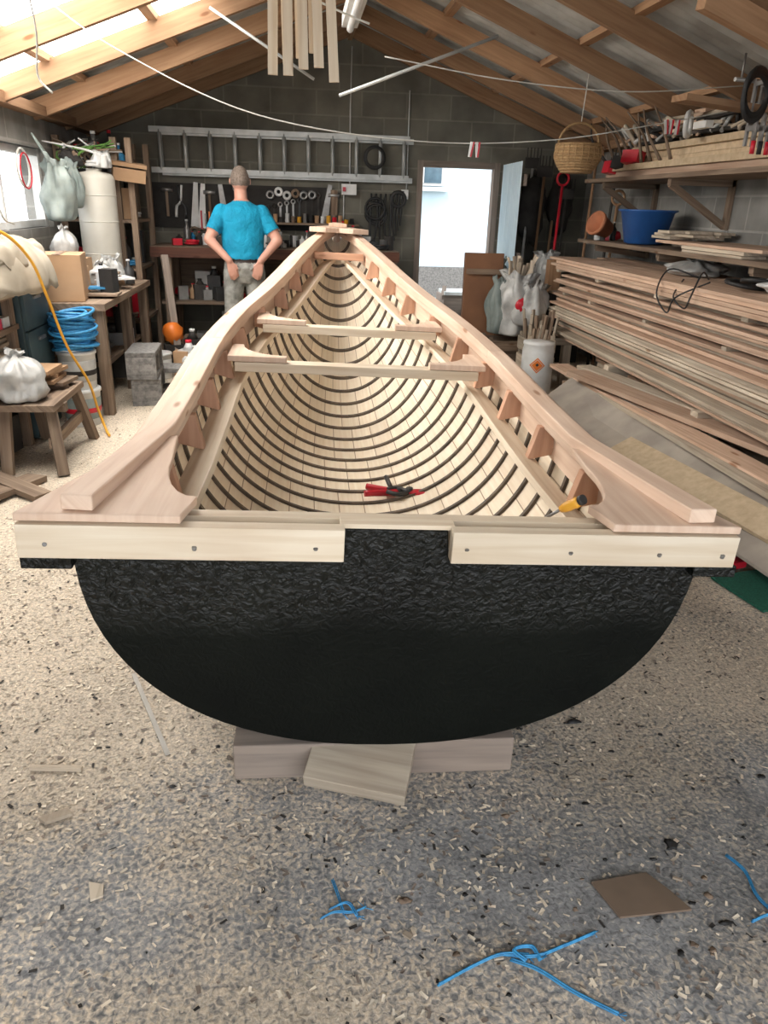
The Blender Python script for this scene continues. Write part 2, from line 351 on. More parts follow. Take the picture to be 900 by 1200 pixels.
for i,(y0,y1) in enumerate(W):
    b=B();x=XL-.08
    for y in (y0+.03,(y0+y1)/2,y1-.03): b.box((x,y,(z0+z1)/2),(.07,.05,z1-z0-.002),m=0)
    for z in (z0+.03,z1-.03): b.box((x,(y0+y1)/2,z),(.065,y1-y0-.002,.05),m=0)
    b.box((x,(y0+y1)/2,(z0+z1)/2),(.006,y1-y0-.08,z1-z0-.08),m=1)
    b.build('window_%d'%(i+1),['white','glass'])
b=B()
def sheet(xa,za,xb,zb,y0,y1,m):
    n=int((y1-y0)/.0127);vs=[];fs=[]
    for i in range(n+1):
        y=y0+(y1-y0)*i/n;w=.016*math.sin(2*math.pi*y/.102)
        vs+=[(xa,y,za+w),(xb,y,zb+w)]
    for i in range(n): fs.append((2*i,2*i+1,2*i+3,2*i+2))
    b.raw(vs,fs,m,None,None,True)
def zr(x): return RZ+.10-(RZ-EZ)/((RX-XL) if x<RX else (XR-RX))*abs(x-RX)
sheet(RX,zr(RX),XR+.3,zr(XR+.3),YF-.2,YB+.25,0)
sheet(XL-.3,zr(XL-.3),RX,zr(RX),YF-.2,2.9,0);sheet(XL-.3,zr(XL-.3),RX,zr(RX),6.3,YB+.25,0)
sheet(-.55,zr(-.55),RX,zr(RX),2.9,6.3,0)
sheet(XL-.3,zr(XL-.3),-.55,zr(-.55),2.9,6.3,1)
b.box((RX,(YF+YB)/2,RZ+.12),(.25,YB-YF+.3,.02),m=0)
b.build('ceiling',['sheet','sky'],fix=False)
b=B()
for y in [.3,1.3,2.25,3.1,4.0,4.9,5.8,6.7,7.55,8.27]:
    for xe in (XL,XR):
        b.beam((RX,y,zr(RX)-.13),(xe,y,zr(xe)-.13),.05,.13,0)
for x in (-1.6,-.9,-.1,1.2,2.0,2.8):
    b.beam((x,YF,zr(x)-.045),(x,YB-.01,zr(x)-.045),.07,.045,0)
b.box((RX,(YF+YB)/2,RZ-.03),(.04,YB-YF,.18),m=0)
for x in (XL+.06,XR-.06): b.box((x,(YF+YB)/2,EZ-.03),(.12,YB-YF-.02,.07),m=0)
b.box((RX,2.31,2.62),(2.2,.045,.12),m=0)
b.beam((1.55,3.2,2.22),(3.0,3.9,1.98),.04,.1,0)
b.beam((1.9,4.0,1.98),(3.0,4.2,1.92),.12,.03,0)
b.build('roof_rafters',['rafter'])
b=B()
for x in (DX0+.03,DX1-.03): b.box((x,YB+.05,DZ/2),(.06,.12,DZ))
b.box(((DX0+DX1)/2,YB+.05,DZ-.03),(DX1-DX0-.12,.12,.06))
b.box(((DX0+DX1)/2,YB+.1,.02),(DX1-DX0-.12,.16,.04))
b.build('trim_1',['greywood'])
b=B();P0=Vector((2.15,8.28,0));P1=Vector((2.115,7.45,0));n=44
vs=[];fs=[]
d=(P1-P0).normalized();nn=Vector((-d.y,d.x,0))
if nn.x<0: nn=-nn
for i in range(n+1):
    p=P0+(P1-P0)*i/n+nn*.014*math.sin(i*math.pi/2.2)
    vs+=[p+Vector((0,0,.04)),p+Vector((0,0,1.86))]
for i in range(n): fs.append((2*i,2*i+1,2*i+3,2*i+2))
b.raw(vs,fs,0,None,.5,False)
for z in (.2,1.0,1.7): b.beam(P0+nn*.04+Vector((0,0,z)),P1+nn*.04+Vector((0,0,z)),.03,.1,1)
b.build('door_1',['housewall','greywood'],fix=False)
b=B();b.box((3,13.2,1.4),(9,.3,3.1),m=0);b.box((2.05,13.02,2.1),(.7,.05,.7),m=2);b.box((2.05,13.0,2.1),(.62,.05,.62),m=1);b.box((2.05,12.97,2.1),(.04,.05,.62),m=2)
b.box((2.05,12.95,1.7),(.85,.15,.06),m=2);b.box((1.62,13.0,1.4),(.07,.07,2.8),m=2);b.box((3,13.03,.25),(9,.05,.5),m=3)
b.build('neighbouring_house',['housewall','glassdark','white','cinder'])
b=B()
for i in range(70): b.sph((R_(2.75,3.6),R_(10.4,11.2),R_(-.05,.42)),R_(.04,.10),0,8,.5,i)
b.build('garden_shrub',['leaf'])
b=B();b.box((2.1,9.9,.15),(.5,.4,.5),m=0);b.box((2.15,9.9,.42),(.54,.44,.04),m=1);b.box((2.6,10.0,.1),(.3,.3,.4),m=1)
b.lathe((2.25,9.6,-.09),[(.12,0),(.15,.3),(.15,.32),(.0,.32)],2)
b.box((1.9,9.3,.0),(.3,.2,.2),m=2);b.box((2.35,9.2,.05),(.2,.3,.3),m=0);b.beam((1.75,9.5,-.09),(1.9,9.8,.5),.05,.03,0)
b.build('garden_crates',['greywood','alu','steel'])

# ---------------------------------------------------------------- boat
boat=bpy.data.objects.new('wooden_rowing_boat',None);COL.objects.link(boat)
boat.location=(.212,1.60,0.008);boat.rotation_euler=(0,math.radians(1.9),math.radians(-.9))
HW=[(0,.742),(.3,.725),(.6,.71),(1.0,.70),(1.7,.68),(2.3,.615),(2.8,.505),(3.3,.41),(3.7,.34),(4.2,.235),(4.5,.15),(4.75,.05)]
SH=[(0,.70),(.5,.725),(1,.75),(1.7,.80),(2.3,.855),(2.8,.92),(3.7,1.05),(4.5,1.18),(4.75,1.21)]
KL=[(0,.125),(1.9,.125),(2.5,.16),(3.0,.27),(3.5,.46),(4.0,.73),(4.4,.95),(4.6,1.06),(4.75,1.15)]
hw=lambda s:interp(HW,s);sh=lambda s:interp(SH,s);kl=lambda s:interp(KL,s)
def sec(s,t,off=0):
    n=2.25-.25*min(1,s/4.5);th=math.pi*t;c=math.cos(th);si=abs(math.sin(th));w=max(hw(s)-off,.005);d=max(sh(s)-kl(s)-off,.01)
    return Vector((-math.copysign(abs(c)**(2/n),c)*w,s,sh(s)-d*si**(2/n)))
NS,NT=64,48
def grid(off,s0,s1,m,bb):
    vs=[];uv=[];fs=[]
    for i in range(NS+1):
        s=s0+(s1-s0)*i/NS;pts=[sec(s,j/NT,off) for j in range(NT+1)]
        L=[0]
        for j in range(NT): L.append(L[-1]+(pts[j+1]-pts[j]).length)
        for j,p in enumerate(pts): vs.append(p);uv.append((L[j]/L[-1],s))
    for i in range(NS):
        for j in range(NT):
            a=i*(NT+1)+j;fs.append((a,a+1,a+NT+2,a+NT+1))
    o=len(bb.v);bb.raw(vs,fs,m,uv,.5,True);bb.uv[o:]=uv
b=B();grid(0,0,4.75,0,b);grid(.018,0.0,4.72,1,b)
b.build('hull',['tar','laths'],boat,fix=False)
b=B();s=.14
while s<4.6:
    rings=[]
    for j in range(NT+1):
        t=.012+.976*j/NT
        rings.append([sec(s-.009,t,.017),sec(s-.009,t,.029),sec(s+.009,t,.029),sec(s+.009,t,.017)])
    b.ring(rings,0,True,True,False);s+=.148
b.build('ribs',['rib'],boat)
b=B();prof=[]
K=40
for j in range(K+1):
    p=sec(0,j/K,-.004);prof.append((p.x,p.z))
out=[q for q in prof[::-1] if q[1]<.665]
out=out+[(-.742,.675),(-.14,.675),(-.135,.742),(.11,.742),(.115,.675),(.742,.675)]
b.prism(out,-.035,.012,0,f=lambda a,c,h:(a,h,c))
for sx in (-1,1): b.box((sx*.785-.01,-.04,.660),(.11,.05,.030),m=0)
b.build('transom',['tar'],boat,bevel=.003)
b=B()
b.box((-.4925,-.052,.715),(.715,.038,.080),m=0);b.box((.465,-.052,.715),(.70,.038,.080),m=0)
b.box((0,.035,.71),(1.42,.04,.075),m=0)
b.box((-.01,-.01,.750),(.27,.05,.012),m=0)
for x in (-.79,-.47,-.2,.15,.40,.62,.78):
    b.cyl((x,-.07,.71+R_(-.012,.012)),(x,-.073,.71),.0055,m=1,n=10)
b.build('transom_cap_boards',['pine2','steel'],boat,bevel=.003)
b=B()
for sx in (-1,1):
    e=.855 if sx<0 else .82
    pts=[(e,-.06),(.50,-.06),(.48,.06)]
    for k in range(7):
        a=k/6*math.pi/2;pts.append((.48+.10*math.sin(a)**1.0,.34-.28*math.cos(a)))
    pts+=[(.60,.55),(.71,.50),(.74,.30),(e-.04,.07)]
    b.prism(pts,.758,.778,0,f=lambda a,c,h,sx=sx:(a*sx,c,h))
b.build('quarter_knees',['pine'],boat,bevel=.004)
def rail(bb,sx,s0,s1,cx,cz,w,h,m,tilt=0,n=50,var=None):
    C=[Vector((sx*cx(s0+(s1-s0)*i/n),s0+(s1-s0)*i/n,cz(s0+(s1-s0)*i/n))) for i in range(n+1)]
    rings=[];uv=[];L=0
    for i,c in enumerate(C):
        t=(C[min(i+1,n)]-C[max(i-1,0)]).normalized();lat=t.cross(Vector((0,0,1))).normalized();up=lat.cross(t)
        lat=(lat*math.cos(tilt*sx)+up*math.sin(tilt*sx)).normalized();up=lat.cross(t)
        if i: L+=(C[i]-C[i-1]).length
        rr=[(-.5,-.5),(.5,-.5),(.5,.5),(-.5,.5)];rings.append([c+lat*a*w+up*k*h for a,k in rr])
        uv+=[(L,a*w+k*h) for a,k in rr]
    bb.ring(rings,m,True,True,False,uvs=uv,var=var)
b=B()
for sx in (-1,1):
    rail(b,sx,.10,4.68,lambda s:max(hw(s)-.035,.06),lambda s:sh(s)+.02,.115,.03,0,var=.25)
    f=lambda s:max(hw(s)-.062,.06)+(.04*(1-s/.6) if s<.6 else 0)
    g=lambda s:sh(s)+.052+(.043*(1-s/.6) if s<.6 else 0)
    rail(b,sx,-.045,1.7,f,g,.07,.036,0,n=24,var=.9);rail(b,sx,1.703,3.2,f,g,.068,.036,0,n=24,var=.5);rail(b,sx,3.203,4.55,f,g,.066,.034,0,n=20,var=.8)
b.build('gunwales',['pine'],boat,bevel=.004)
b=B()
for sx in (-1,1):
    rail(b,sx,.06,4.3,lambda s:max(hw(s)-.145,.05),lambda s:sh(s)-.115,.10,.024,0,tilt=-.35)
    rail(b,sx,.06,4.5,lambda s:max(hw(s)-.045,.05),lambda s:sh(s)-.045,.012,.12,1)
b.build('inwales',['pine2','pine'],boat,bevel=.003)
b=B()
s=.46
while s<4.2:
    for sx in (-1,1):
        x=hw(s)-.10
        b.prism([(-.038,-.112),(.05,-.09),(.05,.01),(-.008,.01)],s-.019,s+.019,0,f=lambda a,c,h,sx=sx,x=x,s=s:(sx*(x+a),h,sh(s)+c))
    s+=.42
b.build('gunwale_spacers',['pinered'],boat,bevel=.002)
def thwart(s,z,half,nm,sh_=0):
    b=B();b.box((sh_,s,z-.022),(half*2,.085,.04),m=0)
    for sx in (-1,1):
        pts=[(half+.03,-.04),(half-.22,-.04),(half-.22,.0)]
        for k in range(7):
            a=k/6*math.pi/2;pts.append((half-.22+.20*math.sin(a),.24-.24*math.cos(a)))
        pts+=[(half+.03,.24)]
        b.prism(pts,z,z+.025,1,f=lambda a,c,h,sx=sx:(a*sx,s+c,h))
    b.build(nm,['pine2','pine'],boat,bevel=.003)
thwart(1.64,.79,.53,'thwart_1');thwart(2.35,.845,.45,'thwart_2')
b=B();b.prism([(-.22,4.28),(-.10,4.24),(0,4.30),(.10,4.24),(.22,4.28),(.05,4.86),(-.05,4.86)],1.235,1.27,0)
b.prism([(-.07,4.55),(.07,4.55),(.03,4.92),(-.03,4.92)],1.27,1.295,0)
b.box((0,4.16,1.08),(.36,.05,.05),m=1)
b.cyl((0,4.70,1.0),(0,4.80,1.24),.03,m=0)
b.build('breasthook',['pine','pinered'],boat,bevel=.004)
b=B()
def clamp(c,ang,k=1.3):
    E=Euler((0,0,ang)).to_matrix();c=Vector(c);f=lambda x,y,z=0:c+E@Vector((x,y,z))*k
    b.tube(catm([f(0,0),f(.06,.015),f(.13,.03)],4),[.016]*9,0,8);b.tube(catm([f(0,.0),f(.06,-.02),f(.12,-.045)],4),[.016]*9,0,8)
    b.tube(catm([f(0,0),f(-.04,.03),f(-.08,.015)],4),[.011]*9,1,8);b.tube(catm([f(0,0),f(-.04,-.03),f(-.08,-.012)],4),[.011]*9,1,8)
    b.cyl(f(0,0,-.015),f(0,0,.018),.016,m=1)
    b.tube([f(.03,.01),f(.1,-.03)],.004,1)
clamp((.23,1.68,.185),3.1);clamp((.27,1.64,.20),-.15)
b.tube([(.20,1.75,.17),(.18,1.85,.2)],.012,1)
b.build('spring_clamps',['red','black'],boat)
b=B();b.tube(catm([(.425,.10,.75),(.445,.075,.775),(.455,.06,.79)],3),[.009,.013,.014,.013,.015,.013,.008],0,10);b.cyl((.425,.10,.75),(.40,.15,.70),.004,m=1)
b.cyl((.455,.06,.79),(.46,.052,.797),.013,m=2);b.build('screwdriver',['yellow','steel','black'],boat)
# ---- supports
b=B();b.box((.195,1.645,.058),(.76,.10,.112),(0,0,-.03),m=0);b.build('support_timber',['greywood'],bevel=.004)
b=B();b.box((.16,1.595,.085),(.27,.23,.050),(math.radians(21),math.radians(3),-.30),m=0);b.build('support_plank',['rough'],bevel=.003)
b=B();b.box((.30,3.9,.05),(.7,.12,.1),m=0);b.build('support_timber.001',['greywood'],bevel=.004)

# ---------------------------------------------------------------- hanging things
b=B()
for i in range(5):
    x=-.055+i*.042;l=R_(.74,.80);tl=-.03+.015*i
    b.beam((x,3.2+R_(-.02,.02),2.64),(x*1.0+tl+.01,3.2+R_(-.02,.02),2.66-l),.036,.014,0,up=(0,1,0))
for i in range(3):
    x=-.03+i*.05;b.beam((x,3.26,2.64),(x+.01,3.27,1.93+.02*i),.036,.014,0,up=(0,1,0))
b.box((.03,3.2,2.66),(.5,.05,.05),m=1)
for x in (-.15,.2): b.cyl((x,3.2,2.66),(x,3.15,2.85),.004,m=2)
b.build('hanging_wood_strips',['pine2','rafter','string'])
b=B();b.box((.33,4.3,2.42),(.09,1.5,.06),m=0);b.cyl((.33,3.6,2.375),(.33,5.0,2.375),.02,m=1)
for y in (3.7,4.9): b.cyl((.33,y,2.44),(.4,y,2.95),.004,m=2)
b.build('fluorescent_light_fitting',['white','fluo','string'])
def rope(name,pts,r,mt,k=8):
    b=B();b.tube(catm(pts,k),r,0,6);return b.build(name,[mt])
cl=rope('clothesline',[(-1.3,4.6,2.4),(-.9,4.6,2.15),(-.2,4.6,1.88),(.7,4.7,1.79),(1.5,4.8,1.83),(2.2,4.9,1.95),(2.95,5.0,2.1)],.0035,'string')
rope('clothesline.001',[(-1.9,3.9,2.12),(-.8,3.6,2.22),(-.1,3.4,2.2),(.3,3.4,2.1)],.004,'string')
rope('clothesline.002',[(.45,4.2,2.12),(1.1,4.3,2.06),(1.8,4.4,2.05),(2.5,4.5,2.12)],.003,'string')
rope('hanging_rope',[(-.95,3.3,2.2),(-.93,3.3,2.0),(-.95,3.32,1.86),(-.90,3.3,1.80)],.004,'string')
b=B();b.cyl((.28,5.2,2.06),(1.25,5.2,2.42),.010,m=0);b.cyl((-.45,4.9,2.42),(.12,4.9,2.1),.008,m=0);b.build('ceiling_poles',['alu'])
b=B()
for (x,y,z) in [(1.02,4.72,1.79),(1.06,4.73,1.79),(2.3,4.9,1.97),(2.34,4.9,1.97),(2.27,4.9,1.97)]:
    b.box((x,y,z-.03),(.014,.01,.08),(0,R_(-.2,.2),0),m=0);b.box((x+.01,y,z-.03),(.01,.012,.08),(0,R_(-.2,.2),0),m=1)
b.build('clothes_pegs',['white','red'],cl)

# ---------------------------------------------------------------- back wall
b=B()
for z in (2.06,1.70):
    b.box((-.12,8.24,z),(2.55,.03,.05),m=0);b.box((-.05,8.285,z-.02),(2.5,.03,.05),m=0)
for i in range(11): b.cyl((-1.30+i*.24,8.24,1.70),(-1.30+i*.24,8.24,2.06),.018,m=0,n=8)
for i in range(11): b.cyl((-1.29+i*.24,8.285,1.68),(-1.29+i*.24,8.285,2.03),.012,m=0,n=8)
b.build('aluminium_ladder',['alu'])
b=B()
b.box((-.18,7.9,1.0),(2.36,.62,.05),m=0);b.box((-.18,7.58,.975),(2.36,.03,.09),m=1)
b.box((-.18,7.95,.5),(2.26,.5,.03),m=0)
for x in (-1.22,-.6,.2,.95):
    for y in (7.65,8.15): b.box((x,y,.49),(.08,.08,.96),m=0)
b.box((-.18,8.28,.75),(2.26,.03,.5),m=0)
bench=b.build('workbench',['oldwood','benchred'])
def bottle(b,c,r,h,m,mc=0):
    b.lathe(c,[(r*.95,0),(r,h*.05),(r,h*.65),(r*.35,h*.82),(r*.33,h)],m,12);b.cyl(Vector(c)+Vector((0,0,h)),Vector(c)+Vector((0,0,h*1.08)),r*.4,m=mc,n=10)
def can(b,c,r,h,m): b.lathe(c,[(r*.93,0),(r,h*.03),(r,h*.95),(r*1.04,h*.97),(r*1.04,h),(r*.9,h),(r*.88,h*.96),(0,h*.96)],m,14)
def jug(b,c,r,h,m,mc=2):
    c=Vector(c);b.box(c+Vector((0,0,h*.36)),(r*2,r*1.4,h*.72),(0,0,R_(-.4,.4)),m=m);b.lathe(c+Vector((0,0,h*.72)),[(r*.7,0),(r*.4,h*.14),(r*.3,h*.22)],m,10);b.cyl(c+Vector((0,0,h*.93)),c+Vector((0,0,h)),r*.35,m=mc,n=10)
CM=['white','steel','red','blue','card','dark','oldwood','orange','black','yellow']
def clutter(b,x0,x1,y0,y1,z,n,hs=(.06,.22),wsz=(.03,.08),ms=None):
    for i in range(n):
        x=x0+(x1-x0)*(i+.5+R_(-.3,.3))/n;y=R_(y0,y1);h=R_(*hs);w=R_(*wsz);k=rnd();m=random.choice(ms or [0,1,2,4,5,5,5,6,8,8,1,3])
        if k<.2: bottle(b,(x,y,z),w*.7,h*1.2,m,random.choice([0,2,8]))
        elif k<.35: jug(b,(x,y,z),w*.8,h*1.1,m,random.choice([0,2,8]))
        elif k<.55: can(b,(x,y,z),w*.8,h*.8,m)
        elif k<.75: b.box((x,y,z+h/2),(w*1.8,w*1.5,h),(0,0,R_(-.5,.5)),m=m)
        elif k<.9:
            b.torus((x,y,z+.02),w,.012,m,n=14);b.torus((x+.01,y,z+.042),w*.95,.012,m,n=14)
        else:
            b.sph((x,y,z+h*.4),(w,w,h*.4),m,9,.35,i)
b=B();clutter(b,-1.2,.95,7.7,8.15,1.026,30);clutter(b,-1.2,.9,7.75,8.1,1.026,26,(.03,.14),(.03,.06),ms=[0,1,4,6,8,0,2]);
b.box((-.2,7.75,1.09),(.12,.2,.1),m=1);b.box((-.2,7.62,1.12),(.14,.05,.12),m=1);b.cyl((-.2,7.6,1.08),(-.2,7.45,1.08),.014,m=1);b.cyl((-.28,7.46,1.08),(-.12,7.46,1.08),.007,m=1)
b.build('workbench_clutter',CM,bench)
b=B();clutter(b,-1.2,.9,7.75,8.1,.517,24,(.1,.3),(.05,.1),ms=[0,1,5,8,6,4,2,5,8]);clutter(b,-1.2,.9,7.75,7.9,.517,16,(.08,.2),(.04,.07),ms=[1,5,8,6,4,5]);b.build('under_bench_clutter',CM,bench)
b=B()
clutter(b,-1.0,-.3,7.15,7.45,0,10,(.15,.36),(.06,.11),ms=[0,0,1,5,2,8,6,4,0]);clutter(b,-1.1,.8,7.75,8.1,0,18,(.15,.42),(.07,.13),ms=[5,8,1,5,0,6,2])
clutter(b,-1.05,-.80,6.55,6.9,0,4,(.12,.26),(.06,.09),ms=[0,0,2,4,0]);b.sph((-1.12,7.0,.32),(.09,.07,.10),7,12,.3,3);b.box((-1.12,7.0,.11),(.16,.14,.22),(0,0,.3),m=5)
jug(b,(-.95,6.75,0),.08,.30,0,2);b.box((-.86,6.4,.09),(.16,.14,.18),(0,0,.2),m=0);b.box((-.86,6.33,.10),(.1,.008,.09),(0,0,.2),m=8)
b.build('floor_containers',CM)
b=B()
yy=8.31
def saw(x,z,a=0,m=1):
    E=Euler((0,a,0)).to_matrix()
    b.prism([(-.04,-.22),(.04,-.22),(.012,.2),(-.03,.2)],-.003,.003,m,f=lambda p,q,h:tuple(Vector((x,yy,z))+E@Vector((p,h,q))))
    b.torus(tuple(Vector((x,yy,z))+E@Vector((0,0,-.27))),.045,.013,6,(math.pi/2,0,0),n=12)
def spanner(x,z,l,m=1):
    b.box((x,yy,z),(.02,.012,l),m=m);b.torus((x,yy,z+l/2+.015),.02,.008,m,(math.pi/2,0,0),n=10);b.torus((x,yy,z-l/2-.015),.018,.008,m,(math.pi/2,0,0),n=10)
def hammer(x,z,l=.3):
    b.box((x,yy,z),(.025,.02,l),m=6);b.cyl((x-.06,yy,z+l/2),(x+.06,yy,z+l/2),.02,m=1,n=8)
def shears(x,z):
    for q in (-1,1):
        b.tube(catm([(x+q*.05,yy,z-.15),(x+q*.04,yy,z-.05),(x,yy,z),(x-q*.02,yy,z+.15)],3),[.016]*4+[.012]*6,0 if q<0 else 8,6)
b.box((-.55,8.33,1.38),(1.75,.015,.42),m=5)
shears(-1.15,1.42);saw(-1.0,1.40,.1,0);saw(-.72,1.39,-.1);hammer(-.86,1.36);spanner(-.6,1.45,.18);saw(-.93,1.39,.1,0);hammer(-1.28,1.4,.25)
for i in range(9): spanner(-.28+i*.065,1.32+.01*i,.10+.012*i,random.choice([1,5,8]))
for i in range(6): b.torus((-.25+i*.085,yy-.02,1.52+R_(-.02,.02)),.032,.014,random.choice([1,0,1,6]),(math.pi/2,0,0),n=14);
hammer(.40,1.35,.34);b.box((.4,yy,1.45),(.07,.03,.24),m=6);saw(.33,1.42,.2)
for i in range(5): b.box((-.95+.04*i,yy-.01,1.25),(.015,.02,R_(.1,.18)),m=random.choice([1,2,7,3]));
b.box((-.1,8.22,1.24),(1.5,.16,.02),m=6);
for i in range(24): x=-.8+i*.06; (can(b,(x,8.22,1.25),.022,R_(.04,.09),random.choice([0,1,5,8,9,4,6,2])))
b.build('hanging_wall_tools',CM)
b=B();b.box((.55,8.29,1.58),(.15,.08,.10),m=0);b.box((.50,8.24,1.58),(.03,.02,.04),m=1);b.box((1.13,8.30,1.55),(.07,.05,.09),m=0)
b.tube([(.56,8.325,1.63),(.56,8.325,2.3),(.57,8.325,2.85)],.007,0,6);b.tube([(1.15,8.325,1.6),(1.15,8.325,2.5)],.006,0,6);b.tube([(.50,8.325,1.53),(.50,8.325,1.2)],.006,0,6)
b.build('light_switch_box',['white','red'])
b=B()
for i in range(7): b.torus((.83+R_(-.02,.02),8.26+R_(-.03,.03),1.38+R_(-.04,.04)),.10,.011,0,(math.pi/2+R_(-.1,.1),R_(-.2,.2),0),n=18)
for i in range(5): 
    x=.78+i*.05;b.tube(catm([(x,8.26,1.55),(x+R_(-.03,.03),8.25,1.3),(x+R_(-.04,.04),8.26,1.04)],5),.011,0)
for i in range(4): b.tube(catm([(1.02+.03*i,8.27,1.58),(1.0+.03*i,8.25,1.35),(1.03+.02*i,8.26,1.1+.05*i)],5),.01,0)
b.torus((1.06,8.26,1.5),.07,.02,0,(math.pi/2,0,0));b.torus((.80,8.20,1.88),.10,.014,0,(math.pi/2,0,0));b.torus((.80,8.18,1.88),.09,.012,0,(math.pi/2,0,0.1))
b.build('hose_coil',['rubber'])

# ---------------------------------------------------------------- man
def build_man():
    b=B()
    def cap(p,q,r1,r2):
        b.cyl(p,q,r1,r2,n=16);b.sph(p,r1*.999,0,16);b.sph(q,r2*.999,0,16)
    def loft(L,n=24):
        b.ring([[Vector((cx+rx*math.cos(2*math.pi*j/n),cy+ry*math.sin(2*math.pi*j/n),z)) for j in range(n)] for z,cx,cy,rx,ry in L])
    loft([(.80,0,0,.13,.095),(.86,0,-.005,.165,.12),(.93,0,-.01,.178,.135),(1.0,0,.0,.168,.122),(1.06,0,.0,.160,.115)])
    loft([(1.0,0,0,.176,.130),(1.03,0,0,.180,.134),(1.12,0,.005,.182,.130),(1.22,0,.015,.190,.128),(1.32,0,.025,.204,.128),(1.39,0,.03,.198,.114),(1.435,0,.035,.155,.097),(1.465,0,.04,.09,.075),(1.485,0,.045,.065,.066)])
    cap((0,.045,1.44),(0,.085,1.58),.058,.054)
    b.sph((0,.095,1.655),(.079,.100,.108),0,20,rot=(-.25,0,0));b.sph((0,.125,1.60),(.055,.07,.065),0,16)
    b.sph((0,.20,1.63),(.013,.018,.022),0,8)
    for q in (-1,1): b.sph((q*.082,.09,1.635),(.012,.02,.032),0,10)
    bones=[]
    for q in (-1,1):
        S=Vector((q*.172,.03,1.385));E=Vector((q*.295,-.065,1.165));W=Vector((q*.135,-.135,.995))
        cap(S,E,.055,.045);cap(E,W,.045,.029)
        S2=S.lerp(E,.72);b.cyl(S,S2,.070,.064,n=18);b.sph(S,.070,0,16)
        bones.append((S,E,W))
        D=Vector((-q*.25,-.10,-.96)).normalized();side=Vector((q,0,-.25)).normalized();nrm=D.cross(side).normalized()
        if nrm.y>0:nrm=-nrm
        for k in range(4):
            a=W+side*(-.024+.016*k)*.6;c=W+D*.088+side*(-.030+.020*k);cap(a,c,.014,.011)
        for k,l in enumerate((.062,.075,.080,.068)):
            r=W+D*.088+side*(-.030+.020*k);m1=r+D*l*.5-nrm*.006;m2=r+D*l*.95-nrm*.026
            cap(r,m1,.0095,.009);cap(m1,m2,.009,.0075)
        tb=W+D*.03-side*.02*1;t1=tb+D*.03-side*.03;t2=t1+D*.03-side*.012
        cap(tb,t1,.012,.010);cap(t1,t2,.010,.008)
        H=Vector((q*.088,-.005,.88));Kn=Vector((q*.115,.02,.49));A=Vector((q*.125,-.01,.10))
        cap(H,Kn,.098,.074);cap(Kn,A,.074,.064)
        b.ring([[A+Vector((rx*math.cos(2*math.pi*j/16),ry*math.sin(2*math.pi*j/16),z)) for j in range(16)] for z,rx,ry in [(-.05,.066,.07),(.0,.072,.076),(.04,.068,.07)]])
        b.ring([[Vector((q*.13+rx*math.cos(2*math.pi*j/16),y+.0,.012+h*(.5+.5*math.sin(2*math.pi*j/16)))) for j in range(16)] for y,rx,h in [(-.09,.02,.05),(-.075,.036,.08),(-.02,.04,.10),(.05,.045,.075),(.12,.046,.055),(.165,.035,.045),(.185,.015,.03)]])
    ob=b.build('man_tmp',['black']);r=ob.modifiers.new('r','REMESH');r.mode='VOXEL';r.voxel_size=.0075
    sm=ob.modifiers.new('s','SMOOTH');sm.iterations=3;sm.factor=.5
    dg=bpy.context.evaluated_depsgraph_get();me=bpy.data.meshes.new_from_object(ob.evaluated_get(dg));bpy.data.objects.remove(ob)
    me.materials.clear()
    M['shirt']=plain('blue_tshirt',(.0,.27,.44),(.0,.20,.34),scale=7,rough=.85,bump=.9,dist=.06,k=0)
    M['skin']=plain('skin',(.58,.31,.23),(.50,.25,.18),scale=10,rough=.55,k=0)
    M['hair']=plain('grey_brown_hair',(.24,.19,.155),(.13,.10,.08),scale=80,rough=.8,bump=.5,k=0)
    M['trouser']=plain('camouflage_trousers',(.36,.36,.33),(.15,.15,.135),scale=14,rough=.9,bump=.4,dist=.03,k=0)
    M['belt']=plain('leather_belt',(.03,.02,.015),rough=.5,k=0);M['boot']=plain('work_boot',(.06,.04,.03),rough=.7,k=0)
    for k in ('shirt','skin','hair','trouser','belt','boot'): me.materials.append(M[k])
    def segd(p,a,c):
        t=max(0,min(1,(p-a).dot(c-a)/(c-a).length_squared));return (p-(a+(c-a)*t)).length,t
    idx=[]
    for f in me.polygons:
        p=f.center;m=0
        q=0 if p.x<0 else 1;S,E,W=bones[q]
        d1,t1=segd(p,S,E);d2,t2=segd(p,E,W);d3=segd(p,W,W+Vector((-(-1,1)[q]*.04,-.02,-.18)))[0]
        if p.z>1.478:
            m=1
            lp=p-Vector((0,.095,1.655))
            if p.z>1.60 and (lp.y<.015 or lp.z>.055+max(0,lp.y)*.3) and abs(lp.x)<.084: m=2
        elif d2<.054 and not(d1<.077 and t1<.70) and (p.y<-.118 or abs(p.x)>.19): m=1
        elif d1<.058 and t1>.70: m=1
        elif p.z<1.04 and d3<.055 and p.y<-.125: m=1
        elif p.z>1.005: m=0
        elif p.z>.975: m=4
        elif p.z>.085: m=3
        else: m=5
        idx.append(m)
    me.polygons.foreach_set('material_index',idx);me.polygons.foreach_set('use_smooth',[True]*len(idx))
    ob=bpy.data.objects.new('man',me);COL.objects.link(ob)
    e=B()
    for q in (-1,1): e.sph((q*.03,.180,1.655),.011,0,10);
    e.box((0,.192,1.59),(.045,.008,.008),m=1)
    e.build('face_details',['white','red'],ob)
    return ob
man=build_man();man.location=(-.45,6.9,0);man.rotation_euler=(0,0,math.radians(8));man.scale=(.98,.98,.975)

